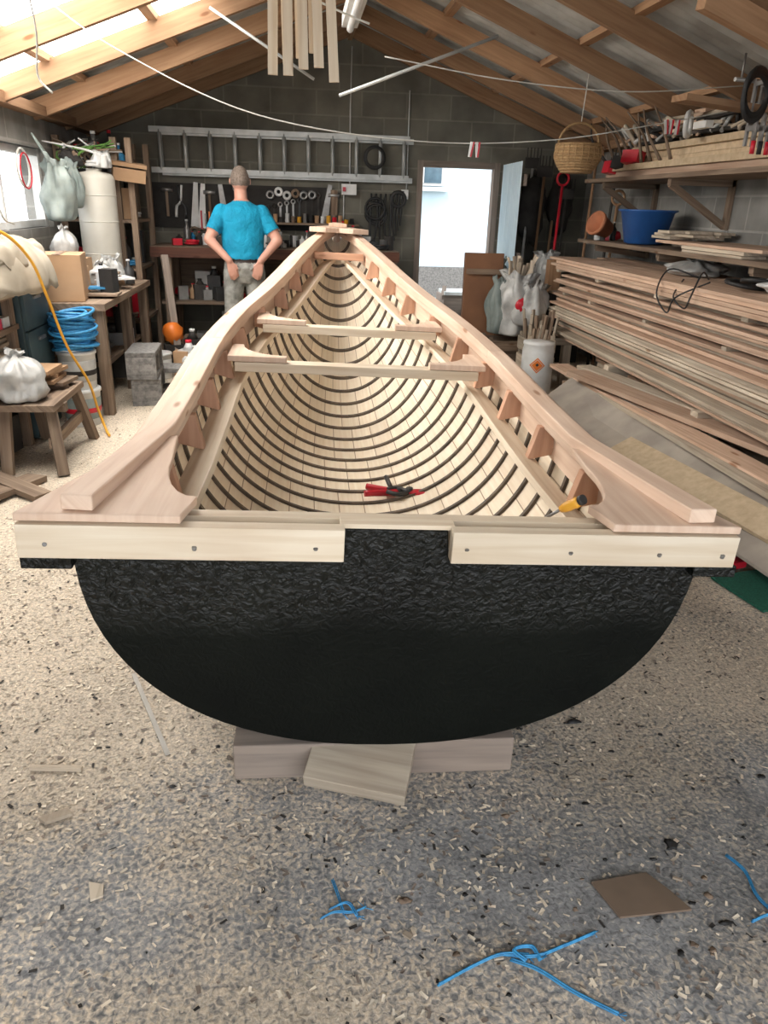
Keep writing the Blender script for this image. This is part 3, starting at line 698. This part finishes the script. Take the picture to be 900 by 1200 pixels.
# ---------------------------------------------------------------- left side
b=B();b.lathe((-1.62,6.85,.79),[(.15,0),(.155,.02),(.155,.78),(.14,.82),(.06,.84),(.06,.86),(0,.86)],0,24)
for z in (1.0,1.25,1.45): b.torus((-1.62,6.85,z),.152,.006,0,n=24)
b.build('water_tank',['cream'])
b=B();b.box((-1.62,6.15,.755),(.68,1.7,.045),m=0)
for x in (-1.9,-1.34):
    for y in (5.38,6.2,6.92): b.box((x,y,.365),(.07,.07,.73),m=0)
b.box((-1.66,6.3,.3),(.55,1.3,.03),m=0)
sb=b.build('side_bench',['oldwood'])
b=B();clutter(b,-1.85,-1.4,5.8,6.8,.318,10,(.1,.3),(.06,.12),ms=[0,5,8,1,4,5,2]);
for k in range(18): b.box((R_(-1.85,-1.42),R_(5.55,6.8),R_(.15,.50)),(R_(.1,.2),R_(.1,.3),R_(.1,.28)),(0,0,R_(-.3,.3)),m=random.choice([5,5,6,8,4,1]))
b.build('side_bench_junk',CM,sb)
b=B()
for i in range(12): b.box((R_(-1.75,-1.35),R_(5.5,6.6),.79+.012*i),(R_(.08,.3),R_(.05,.3),.014),(0,0,R_(0,3)),m=random.choice([0,0,4,6,3]))
clutter(b,-1.5,-1.3,5.7,6.6,.79,9,(.05,.2),(.03,.07),ms=[0,0,1,4,2,8]);b.build('side_bench_papers',CM,sb)
b=B();b.box((-1.60,5.55,.93),(.30,.36,.30),(0,0,.15),m=0);b.box((-1.60,5.55,1.082),(.05,.37,.004),(0,0,.15),m=1);b.box((-1.68,5.95,.87),(.24,.26,.18),(0,0,-.1),m=0);b.build('cardboard_box',['card','oldwood'],sb,bevel=.003)
b=B()
for y in (7.1,7.9):
    for x in (-1.96,-1.5,-1.38): b.box((x,y,.95),(.05,.05,1.9),m=0)
for z in (.4,.85,1.25,1.62): b.box((-1.68,7.5,z),(.60,.84,.025),m=0)
su=b.build('shelf_unit',['oldwood'])
b=B()
for z in (.415,.865,1.265,1.635):
    clutter(b,-1.88,-1.46,7.2,7.35,z,9,(.1,.3),(.05,.09),ms=[0,0,1,2,4,6,8,5,3]);clutter(b,-1.88,-1.46,7.5,7.8,z,7,(.1,.3),(.05,.09))
b.box((-1.40,7.1,1.62),(.26,.2,.10),(0.1,.1,.3),m=4);b.box((-1.40,7.1,1.70),(.29,.23,.03),(0.1,.1,.3),m=4)
b.build('shelf_unit_junk',CM,su)
b=B()
for i in range(26): b.tube(catm([(-1.70+R_(-.1,.1),6.9,1.66),(-1.70+R_(-.22,.22),6.9+R_(-.15,.15),1.76),(-1.70+R_(-.28,.28),6.9+R_(-.2,.2),R_(1.78,1.88))],3),[.016,.014,.012,.010,.009,.008,.006],random.choice([0,1,1,2,3,3]),5)
b.sack((-1.55,6.85,1.655),.07,.13,3,2);b.sack((-1.78,6.8,1.655),.08,.13,2,4);clutter(b,-1.76,-1.48,6.75,6.95,1.655,5,(.08,.14),(.03,.05),ms=[0,1,2,3])
b.build('tank_top_junk',['leaf','oldwood','dark','white'])
b=B();b.sack((-1.78,6.35,1.26),.11,.42,0,3,True,sy=1.5);b.tube(catm([(-1.78,6.28,1.64),(-1.9,6.3,1.85),(-1.80,6.45,1.64)],5),.008,0)
b.sack((-1.74,6.62,1.35),.07,.32,0,8,True);b.build('hanging_cloth_bag',['bagblue'])
b=B();b.sack((-1.72,6.15,.96),.10,.26,0,5,False);b.box((-1.7,6.3,.89),(.2,.18,.22),m=1);b.sack((-1.50,6.2,.78),.10,.20,0,15,False);b.sack((-1.48,6.5,.78),.09,.22,0,25);b.build('plastic_bags_pile',['bag','card'],sb)
b=B();b.torus((-1.96,6.2,1.62),.13,.008,0,(0,math.pi/2,0));b.torus((-1.95,6.22,1.60),.12,.006,1,(0,math.pi/2,0));b.tube(catm([(-1.96,5.6,1.8),(-1.94,5.5,1.5),(-1.93,5.55,1.3),(-1.95,5.8,1.25)],6),.007,0);b.build('cable_coil',['string','red'])
def cinder(c,rz,nm):
    b=B();w,l,h,t=.2,.42,.215,.035
    for x in (-w/2+t/2,w/2-t/2): b.box((x,0,0),(t,l,h))
    for y in (-l/2+t/2,0,l/2-t/2): b.box((0,y,0),(w-2*t,t,h))
    o=b.build(nm,['cinder'],bevel=.004);o.location=c;o.rotation_euler=(0,math.pi/2,rz);return o
cinder((-1.15,5.82,.10),.15,'cinder_block');cinder((-1.15,5.80,.302),.05,'cinder_block.001')
cinder((-.92,6.12,.10),1.5,'cinder_block.002')
def bucket(nm,c,r,h,ms,lab=True):
    b=B();b.lathe((0,0,0),[(r*.88,0),(r*.9,.01),(r*.98,h*.9),(r*1.05,h*.91),(r*1.05,h*.98),(r,h),(r*.6,h)],0,24)
    if lab:
        b.lathe((0,0,0),[(r*.925,h*.2),(r*.935,h*.21),(r*.985,h*.75),(r*.97,h*.76)],1,24);b.lathe((0,0,0),[(r*.94,h*.36),(r*.955,h*.37),(r*.965,h*.5),(r*.95,h*.51)],2,24)
    o=b.build(nm,ms);o.location=c;return o
bucket('paint_bucket',(-1.46,5.15,0),.125,.25,['white','bagblue','red']);bucket('paint_bucket.001',(-1.46,5.15,.252),.12,.25,['white','bag','dark'])
bucket('paint_bucket.002',(-1.18,6.6,0),.10,.22,['white','bag','steel'])
b=B()
for k in range(10):
    for i in range(3): b.torus((-1.46+R_(-.015,.015),5.15+R_(-.015,.015),.52+.024*k),.095+.020*i+R_(-.006,.006),.009,0,(R_(-.16,.16),R_(-.16,.16),0),n=22)
b.build('blue_rope_coil',['blue'])
b=B();b.box((-1.80,4.98,.47),(.34,.5,.90),m=0)
for z in (.25,.55,.80): b.box((-1.622,4.98,z),(.02,.44,.24),m=0,var=.9);b.box((-1.607,4.98,z+.06),(.02,.12,.02),m=1)
for y in (4.8,5.15): b.box((-1.66,y,.01),(.04,.04,.04),m=1)
b.build('metal_cabinet',['teal','steel'],bevel=.003)
b=B()
def drape(c,r,h,seed):
    rings=[];n=60
    for i in range(16):
        u=i/15;rr=.04+.96*math.sin(u*math.pi/2)**.8;z=h*(1-u**2.4)
        rings.append([Vector(c)+Vector((r[0]*rr*math.cos(a)*(1+.05*math.sin(11*a+seed)*u),r[1]*rr*math.sin(a)*(1+.05*math.sin(9*a+seed)*u),z+.05*noise.noise(Vector((math.cos(a)*2*u,math.sin(a)*2*u*2,seed)))+.012*math.sin(13*a+seed+u*4)*u)) for a in [2*math.pi*j/n for j in range(n)]])
    b.ring(rings,0,True,True,True)
drape((-1.72,4.78,.93),(.26,.54,0),.26,3);drape((-1.70,4.6,1.08),(.19,.30,0),.13,8);drape((-1.72,5.0,1.05),(.18,.28,0),.15,12)
b.build('canvas_tarpaulin',['canvas'])
b=B()
for z in (.50,.72,.90): b.box((-1.80,4.2,z),(.34,1.0,.03),(0,0,.02),m=0)
for y in (3.75,4.65):
    for x in (-1.94,-1.67): b.box((x,y,.46),(.05,.05,.92),m=0)
for i in range(7): b.box((-1.8+R_(-.03,.03),4.1+R_(-.1,.1),.925+.016*i),(R_(.15,.3),R_(.5,.8),.014),(0,0,R_(-.06,.06)),m=random.choice([1,1,2]))
for i in range(7): b.box((-1.78+R_(-.03,.03),4.3+R_(-.1,.1),.525+.022*i),(R_(.15,.26),R_(.5,.8),.02),(0,0,R_(-.06,.06)),m=random.choice([1,1,4]))
for i in range(6): b.box((-1.75,3.95+i*.12,.765),(.2,.09,R_(.05,.06)),(0,0,R_(-.1,.1)),m=random.choice([0,1,2,3,4]))
for i in range(9): b.box((-1.8+R_(-.05,.03),3.9+i*.09,R_(.1,.2)),(R_(.15,.25),R_(.08,.2),R_(.15,.3)),(0,0,R_(-.3,.3)),m=random.choice([0,1,5,4,5]))
b.build('timber_rack',['oldwood','rough','white','red','card','dark'])
b=B();b.box((-1.46,4.42,.37),(.34,.62,.035),m=0);b.box((-1.45,4.3,.335),(.34,.05,.05),m=0)
for (x,y,dx,dy) in [(-1.33,4.18,.06,-.12),(-1.33,4.66,.05,.12),(-1.57,4.18,-.0,-.10),(-1.57,4.66,-.0,.12)]: b.beam((x,y,.36),(x+dx,y+dy,0.005),.06,.035,0)
b.box((-1.33,4.42,.17),(.03,.6,.06),m=0)
for k in range(6): b.box((-1.45+R_(-.04,.04),4.55+R_(-.08,.08),.40+.022*k),(R_(.15,.26),R_(.2,.3),.02),(0,0,R_(-.3,.3)),m=random.choice([0,1,1]))
b.sack((-1.49,4.26,.39),.125,.26,2,7,False,sy=1.2,lean=(-.02,.02))
b.build('saw_stool',['oldwood','card','bag']).location=(-.03,0,0)
b=B();b.beam((-1.3,3.7,.02),(-1.72,4.0,.06),.10,.03,0);b.beam((-1.42,4.0,.02),(-1.66,3.4,.05),.12,.03,0);b.build('floor_offcuts',['oldwood'])
rope('yellow_hose',[(-1.75,4.1,1.30),(-1.54,4.3,1.27),(-1.46,4.5,1.12),(-1.43,4.62,.9),(-1.40,4.76,.6),(-1.33,4.88,.35),(-1.31,4.95,.15),(-1.27,4.93,.02),(-1.22,4.80,.015)],.009,'yellow')
b=B();b.beam((-1.16,7.12,.98),(-1.06,6.92,0.01),.06,.03,0);b.build('leaning_batten',['greywood'])

# ---------------------------------------------------------------- right side
def stack(b,x0,x1,y0,y1,z0,z1,th,ms,wd=(.10,.2),jit=.05,endj=.25,yaw=0,gap=.002):
    z=z0
    while z<z1-th*.5:
        t=th*R_(.8,1.2);x=x0+R_(0,jit);mm=random.choice(ms)
        while x<x1-.04:
            w=min(R_(*wd),x1-x+.03);ya=y0+R_(-.05,endj);yb=y1-R_(-.05,endj)
            b.box((x+w/2,(ya+yb)/2,z+t/2),(w-.003,yb-ya,t),(0,0,yaw+R_(-.006,.006)),m=mm)
            x+=w
        z+=t+gap
b=B()
stack(b,2.22,2.92,2.3,6.75,.98,1.06,.022,[1],jit=.03)
for y in (2.6,3.6,4.6,5.6,6.5): b.box((2.57,y,.967),(.66,.06,.022),m=0)
stack(b,2.26,2.92,2.2,6.65,.80,.955,.017,[1,0,0],jit=.07,gap=.004)
for y in (2.8,3.8,4.8,5.8,6.4): b.box((2.59,y,.785),(.62,.05,.022),m=0)
stack(b,2.22,2.95,2.2,6.75,.42,.77,.019,[0,0,0,1],jit=.10,gap=.006,endj=.35)
for y in (2.5,3.9,5.2,6.4):
    b.box((2.62,y,.385),(.76,.08,.06),m=0)
    for x in (2.36,2.97): b.box((x,y,.178),(.07,.08,.35),m=0)
stack(b,2.5,2.92,2.2,6.2,.03,.34,.03,[0,1],jit=.08)
for y in (2.5,4.0,5.8): b.box((2.7,y,.014),(.5,.08,.026),m=0)
ts=b.build('timber_stack',['rough','roughred'])
b=B()
for i in range(16):
    xa=2.12+R_(-.05,.28);z=.05+.018*i
    b.beam((xa+R_(-.12,.1),5.6+R_(-.5,.1),z),(xa+.05+R_(-.10,.12),2.3+R_(-.4,.4),z+R_(-.01,.02)),R_(.08,.16),.026,random.choice([0,1,0]))
b.beam((1.98,5.1,.38),(2.45,3.0,.36),.16,.03,1);b.beam((2.15,5.4,.36),(2.55,2.8,.40),.12,.03,0)
for y in (3.2,5.2): b.box((2.3,y,.016),(.7,.08,.032),m=0)
b.build('loose_planks',['rough','roughred'],ts)
b=B();b.prism([(1.78,5.15),(2.02,5.22),(2.16,4.3),(2.22,2.45),(1.87,2.35),(1.80,3.8)],0,.012,0,f=lambda a,c,h:(a,c,h+.06+(a-1.78)*.60+max(0,c-4)*.10));b.build('hardboard_sheet',['greysheet'],ts)
b=B();b.beam((1.83,3.90,.22),(2.09,2.15,.22),.15,.022,0,up=(-.5,0,1));b.build('loose_light_plank',['osb'],ts)
b=B();vs=[];fs=[];nx,ny=14,24
for i in range(nx+1):
    for j in range(ny+1):
        u,v=i/nx,j/ny;x=1.30+.60*u;y=3.0+2.45*v
        vs.append((x,y,.012+.03*abs(noise.noise(Vector((x*4,y*3,1))))))
for i in range(nx):
    for j in range(ny): a=i*(ny+1)+j;fs.append((a,a+1,a+ny+2,a+ny+1))
b.raw(vs,fs,0,None,.5,True)
b.box((1.95,2.55,.012),(.35,.3,.012),(0,0,.2),m=0)
o=b.build('green_carpet',['green'],fix=False)
sd=o.modifiers.new('s','SOLIDIFY');sd.thickness=.008
b=B();b.lathe((0,0,0),[(.122,0),(.127,.01),(.127,.40),(.118,.44),(.125,.45),(.125,.47),(.06,.475),(0,.475)],0,28)
a0=math.radians(-107)
def cylp(a,z,r=.1285): return (r*math.cos(a0+a/.127),r*math.sin(a0+a/.127),z)
def diamond(w,zc,r,m):
    K=10
    for i in range(K):
        u0=-w+2*w*i/K;u1=-w+2*w*(i+1)/K;h0=w-abs(u0);h1=w-abs(u1)
        b.raw([cylp(u0,zc-h0,r),cylp(u1,zc-h1,r),cylp(u1,zc+h1,r),cylp(u0,zc+h0,r)],[(0,1,2,3)],m,None,.5)
diamond(.062,.30,.1285,1);diamond(.05,.30,.129,2);diamond(.045,.30,.1295,1);diamond(.014,.305,.130,3)
o=b.build('white_drum',['white','orange','white','black'],fix=False);o.location=(1.93,5.85,0)
b=B();b.box((1.74,7.12,.53),(.36,.10,1.06),(math.radians(-4),0,-.1),m=0)
for z in (.15,.9): b.box((1.735,7.06,z),(.34,.012,.05),(math.radians(-4),0,-.1),m=1)
b.build('tall_brown_box',['cardbrown','oldwood'],bevel=.004)
b=B()
def crate(cx,cy,z,w,l,h,m):
    for k in range(3):
        zz=z+h*(.15+.33*k)
        b.box((cx,cy-l/2,zz),(w,.015,h*.24),m=m);b.box((cx,cy+l/2,zz),(w,.015,h*.24),m=m);b.box((cx-w/2,cy,zz),(.015,l,h*.24),m=m);b.box((cx+w/2,cy,zz),(.015,l,h*.24),m=m)
    for sx in (-1,1):
        for sy_ in (-1,1): b.box((cx+sx*(w/2-.02),cy+sy_*(l/2-.02),z+h/2),(.03,.03,h),m=m)
    b.box((cx,cy,z+.01),(w,l,.015),m=m)
crate(1.94,6.82,0,.42,.32,.36,1);crate(2.06,6.32,0,.24,.28,.46,0)
for i in range(26):
    x,y=2.06+R_(-.08,.08),6.32+R_(-.09,.09);b.beam((x,y,.06),(x+R_(-.08,.08),y+R_(-.05,.05),R_(.48,.68)),.03,.018,random.choice([0,1]))
cr=b.build('wooden_crates',['rough','oldwood'])
b=B();b.sack((2.0,6.8,.37),.19,.56,0,4,True);b.sack((2.08,6.68,.47),.13,.36,0,14,True,lean=(.03,0));b.sack((1.86,6.88,.37),.11,.50,1,6,True)
for i in range(14): b.beam((2.0+R_(-.08,.1),6.8,.6),(2.02+R_(-.14,.14),6.8+R_(-.08,.08),R_(.92,1.08)),.03,.02,2)
b.sph((1.98,6.60,.66),(.06,.02,.06),3,10,.2,3);b.build('shopping_bags',['bag','bagblue','rough','red'],cr)
b=B();b.sack((1.92,7.5,.5),.15,.5,0,24);b.box((1.92,7.5,.25),(.28,.25,.5),m=1);b.build('sack_on_box',['bagblue','oldwood'])
def shelf(nm,z,dp):
    b=B();b.box((2.80,5.4,z),(.5,3.1,.03),m=0)
    for y in (4.2,5.4,6.6):
        b.box((2.83,y,z-.035),(.48,.05,.045),m=0);b.beam((2.60,y,z-.05),(3.05,y,z-dp),.04,.04,0);b.box((3.06,y,z-dp/2),(.03,.05,dp+.04),m=0)
    return b.build(nm,['oldwood'])
s1=shelf('timber_shelf',1.69,.32);s2=shelf('timber_shelf.001',1.20,.10)
b=B();stack(b,2.58,3.0,3.9,6.75,1.706,1.79,.04,[1,2],jit=.05);stack(b,2.66,3.0,3.9,6.3,1.79,1.93,.045,[2,1],jit=.08);b.build('shelf_planks',['rough','roughred','osb'],s1)
b=B();stack(b,2.56,3.0,3.9,5.5,1.216,1.28,.018,[1,0],jit=.05,endj=.5);stack(b,2.60,3.0,5.1,5.7,1.28,1.33,.018,[0],jit=.08);b.build('shelf_planks.001',['rough','roughred'],s2)
b=B()
for i in range(24): b.tube(catm([(2.7+R_(-.15,.2),4.3+i*.1,1.94),(2.7+R_(-.15,.2),4.35+i*.1,2.02+R_(0,.07)),(2.75+R_(-.1,.2),4.45+i*.1,1.95)],4),R_(.008,.018),random.choice([0,1,2,3]),6)
for i in range(14): b.beam((2.62+R_(0,.2),4.4+R_(0,2.0),1.94+.01*i),(2.8+R_(-.1,.1),4.4+R_(0,2.0),1.96+.012*i),R_(.04,.1),.02,random.choice([1,3,2]))
for i in range(8):
    y=5.5+i*.16;b.tube(catm([(2.62,y,1.80),(2.50+R_(-.06,.06),y+R_(-.1,.1),1.98),(2.45+R_(-.1,.1),y+R_(-.15,.15),2.12)],4),[.013,.012,.011,.010,.009,.008,.007,.006,.005],random.choice([2,4,4]),6)
b.torus((2.56,5.2,1.99),.07,.018,0,(math.pi/2,.3,.9),n=16);b.box((2.56,5.0,1.97),(.05,.16,.04),m=0)
for k,(y,mm) in enumerate([(6.5,5),(6.3,2),(6.1,5)]): b.box((2.60,y,1.78+.03*k),(.10,.14,.09),(0,.2,.3*k),m=mm)
b.build('shelf_offcuts',['white','rough','dark','roughred','oldwood','red'],s1)
b=B();clutter(b,2.60,2.9,5.6,6.7,1.216,9,(.05,.13),(.03,.05),ms=[0,1,4,5,6,8,2]);b.build('shelf_jars',CM,s2)
b=B();b.lathe((2.72,5.95,1.29),[(.13,-.07),(.15,-.06),(.20,.16),(.225,.17),(.225,.18),(.195,.175),(.145,-.03),(0,-.03)],0,28);b.build('blue_basin',['basin'],s2)
b=B();b.lathe((2.66,6.55,1.30),[(.06,0),(.065,.005),(.09,.14),(.10,.14),(.10,.17),(.08,.17),(.06,.02),(0,.02)],0,20,rot=(0,-1.2,.4));b.lathe((2.80,6.2,1.216),[(.06,0),(.09,.13),(.10,.13),(.10,.16),(.08,.16),(0,.10)],0,20);b.build('terracotta_pots',['terra'],s2)
b=B();c=Vector((2.12,6.0,1.72))
for i in range(11):
    z=i*.018;r=.11+.055*math.sin(min(1,i/8)*math.pi*.62);b.torus(c+Vector((0,0,z)),r,.012,0,n=26,var=.3+.4*(i%2))
for j in range(22):
    a=2*math.pi*j/22;b.tube([c+Vector((math.cos(a)*(.11+.062*math.sin(min(1,i/8)*math.pi*.62)),math.sin(a)*(.11+.062*math.sin(min(1,i/8)*math.pi*.62)),i*.018)) for i in range(11)],.006,0,5)
b.lathe(c,[(.11,-.01),(.11,.01)],0,20)
b.tube([c+Vector((.155*math.cos(t*math.pi/12),0,.19+.14*math.sin(t*math.pi/12))) for t in range(13)],.010,0,6)
b.tube([c+Vector((0,0,.33)),(2.14,6.0,2.48)],.004,1,5)
b.build('wicker_basket',['wicker','string'])
b=B()
for i,(x,y) in enumerate([(2.45,7.9),(2.58,7.7),(2.7,7.9),(2.82,7.5),(2.95,7.3),(2.88,7.0),(2.38,8.1),(2.65,8.1)]):
    z1=R_(1.5,1.9);m=[0,1,2,0,2,0,3,0][i];b.cyl((x-.05,y-.1,.0),(x+.04,y+.05,z1),.014,m=m,n=8)
    if i%2==0:
        b.box((x+.04,y+.05,z1+.05),(.16,.02,.10),m=2)
        for k in range(5): b.box((x-.03+.035*k,y+.03,z1+.14),(.008,.01,.1),m=2)
    else: b.torus((x+.04,y+.05,z1+.06),.06,.012,m,(math.pi/2,0,0),n=12)
b.sph((2.45,8.15,1.45),(.15,.08,.35),2,14,.3,6);b.sph((2.75,8.15,1.5),(.13,.08,.3),2,14,.35,16)
b.box((2.6,7.6,.35),(.5,.4,.7),m=2);b.sack((2.5,7.6,.7),.13,.35,3,5,True);b.box((2.5,7.38,.85),(.12,.1,.3),m=0)
b.build('garden_tools',['rafter','red','dark','bag'])
b=B()
for i in range(6):
    x,y=2.30+.05*i,4.02+.02*i
    b.box((x,y,1.93),(.012,.02,.30),m=0);b.box((x,y-.04,2.06),(.014,.1,.02),m=0);b.box((x,y-.04,1.86),(.016,.1,.025),m=0);b.cyl((x,y-.08,1.80),(x,y-.08,1.92),.008,m=0,n=8);b.cyl((x,y-.08,1.74),(x,y-.08,1.80),.012,m=[1,3][i%2],n=8)
b.cyl((2.2,4.05,2.08),(2.75,4.15,2.08),.01,m=0)
for x in (2.25,2.6): b.cyl((x,4.08,2.08),(x,4.08,2.2),.006,m=0,n=6)
for i in range(4): b.torus((2.24,3.9,1.98+.01*i),.10,.012,3,(math.pi/2,R_(-.3,.3),.5))
b.lathe((2.36,3.95,2.11),[(.06,0),(.07,.02),(.075,.14),(.06,.16),(0,.16)],2,18,rot=(0,1.3,.3));b.cyl((2.36,3.95,2.11),(2.36,3.95,2.3),.006,m=0)
b.build('hanging_clamps',['steel','red','orange','rubber'])
b=B();b.torus((2.55,3.0,1.12),.09,.006,0,(.3,.2,0));b.torus((2.5,3.2,1.12),.12,.006,0,(.2,-.2,0));
b.tube(catm([(2.4,4.3,1.10),(2.3,4.2,1.14),(2.2,4.1,1.02),(2.2,4.15,.95),(2.2,4.3,1.0),(2.35,4.5,1.08)],6),.005,0)
b.tube(catm([(2.45,4.5,1.09),(2.3,4.6,1.13),(2.19,4.5,1.0),(2.2,4.35,.90),(2.19,4.25,1.0),(2.3,4.1,1.10)],6),.005,0)
b.torus((2.45,4.0,1.10),.10,.012,0,(.1,.1,0));b.torus((2.5,3.95,1.12),.09,.012,0,(-.1,.1,0));b.build('power_cord',['rubber'],ts)
b=B();b.sack((2.65,4.95,1.07),.17,.10,0,3,False);b.sack((2.6,3.6,1.07),.2,.10,1,13,False,sy=1.6);b.build('plastic_wrap',['bag','white'],ts)

# ---------------------------------------------------------------- floor debris
b=B()
for i in range(26000):
    y=.7+(rnd()**.9)*6.8 if i%3 else R_(.7,3.0);x=R_(XL+.1,2.1)
    l=R_(.002,.010);w=R_(.0012,.0045);a=R_(0,6.28);dx,dy=math.cos(a),math.sin(a);z=.002;h=R_(0,.004)
    if noise.noise(Vector((x*1.2,y*1.2,3)))<-.15 and rnd()<.6: continue
    b.raw([(x-dx*l-dy*w,y-dy*l+dx*w,z),(x+dx*l-dy*w,y+dy*l+dx*w,z+h),(x+dx*l+dy*w,y+dy*l-dx*w,z+h*.6),(x-dx*l+dy*w,y-dy*l-dx*w,z+.001)],[(0,1,2,3)],(0 if rnd()<.76 else (1 if rnd()<.7 else 2)))
b.build('wood_shavings',['flake','greywood','dark'],fix=False)
b=B()
for i in range(170):
    x,y=R_(-.9,1.6),R_(.85,3.0)
    if i<115: x=R_(.3,1.3);y=R_(.95,1.8)
    r=R_(.0015,.006) if i%8 else R_(.006,.012);b.sph((x,y,r*.3),(r*R_(.7,1.8),r*R_(.6,1.2),r*.35),random.choice([0,0,0,1]),9,.9,i,fr=1.5)
b.build('bitumen_crumbs',['rubber','brownscrap'])
b=B();b.prism([(.66,1.20),(.80,1.215),(.835,1.16),(.86,1.11),(.69,1.105)],.004,.010,0);b.build('brown_offcut',['brownscrap'])
b=B()
b.beam((-.74,1.69,.008),(-.60,1.675,.008),.012,.012,0);b.prism([(-.66,1.50),(-.60,1.53),(-.58,1.51),(-.64,1.485)],.002,.012,0)
b.prism([(-.49,1.30),(-.455,1.29),(-.45,1.26),(-.475,1.25)],.002,.008,0)
for i in range(36):
    x,y=R_(-1.0,1.7),R_(1.0,3.2);a=R_(0,3.14);l=R_(.006,.028);b.beam((x,y,.005),(x+math.cos(a)*l,y+math.sin(a)*l,.005),R_(.004,.012),.005,random.choice([0,0,1]))
b.beam((-.55,2.12,.004),(-.38,1.72,.004),.014,.003,2)
b.build('scattered_offcuts',['rough','greywood','pale'])
def twine(nm,pl,r=.0026):
    b=B()
    for p in pl:
        c=catm(p,6);b.tube(c,r,0,5);b.tube([q+Vector((.003,.002,.002)) for q in c],r*.8,0,5)
        e=c[-1]
        for k in range(3): b.tube([e,e+Vector((R_(-.02,.02),R_(-.02,.02),0))],.001,0,4)
    b.build(nm,['blue'])
twine('blue_twine',[[(.26,.99,.005),(.33,1.02,.005),(.40,1.04,.01),(.46,1.035,.008)],[(.40,1.045,.006),(.47,1.03,.01),(.54,1.05,.006),(.62,1.075,.006)],[(.42,1.03,.006),(.47,1.0,.01),(.53,.95,.006),(.60,.90,.006)],[(.45,1.02,.012),(.43,1.045,.014),(.47,1.05,.012),(.48,1.02,.01)]],.003)
twine('blue_twine.001',[[(.03,1.16,.006),(.06,1.17,.01),(.10,1.17,.006),(.13,1.18,.006)],[(.06,1.26,.005),(.07,1.22,.006),(.08,1.17,.008)],[(.05,1.18,.008),(.09,1.19,.012),(.11,1.16,.006)]],.002)
twine('blue_twine.002',[[(1.02,1.25,.006),(1.04,1.2,.006),(1.03,1.13,.006),(1.05,1.07,.006)],[(.98,1.07,.006),(1.03,1.08,.01),(1.10,1.07,.006),(1.16,1.06,.006)]])
b=B();b.box((1.9,2.75,.03),(.10,.05,.03),(0,0,.3),m=0);b.build('red_tape_tool',['red'])

# ---------------------------------------------------------------- light
w=bpy.data.worlds.new('World');bpy.context.scene.world=w;w.use_nodes=True
bg=w.node_tree.nodes['Background'];bg.inputs[0].default_value=(.94,.96,1.0,1);bg.inputs[1].default_value=3.5
sun=bpy.data.lights.new('sun','SUN');sun.energy=2.2;sun.angle=.03;so=bpy.data.objects.new('sun',sun);COL.objects.link(so)
so.rotation_euler=Vector((.25,.45,-1)).to_track_quat('-Z','Y').to_euler()

# ---------------------------------------------------------------- camera
yaw=math.radians(7);p=math.radians(22.5);rho=math.radians(1.8)
Fh=Vector((math.sin(yaw),math.cos(yaw),0));Zv=Vector((0,0,1))
F=Fh*math.cos(p)-Zv*math.sin(p);Rr=Vector((math.cos(yaw),-math.sin(yaw),0));Uu=Fh*math.sin(p)+Zv*math.cos(p)
R2=Rr*math.cos(rho)+Uu*math.sin(rho);U2=Uu*math.cos(rho)-Rr*math.sin(rho)
cam=bpy.data.cameras.new('camera');co=bpy.data.objects.new('camera',cam);COL.objects.link(co)
cam.sensor_fit='VERTICAL';cam.sensor_height=36;cam.lens=870/1200*36;cam.clip_start=.05
mt=Matrix((R2,U2,-F)).transposed().to_4x4();mt.translation=Vector((0,0,1.45));co.matrix_world=mt
bpy.context.scene.camera=co
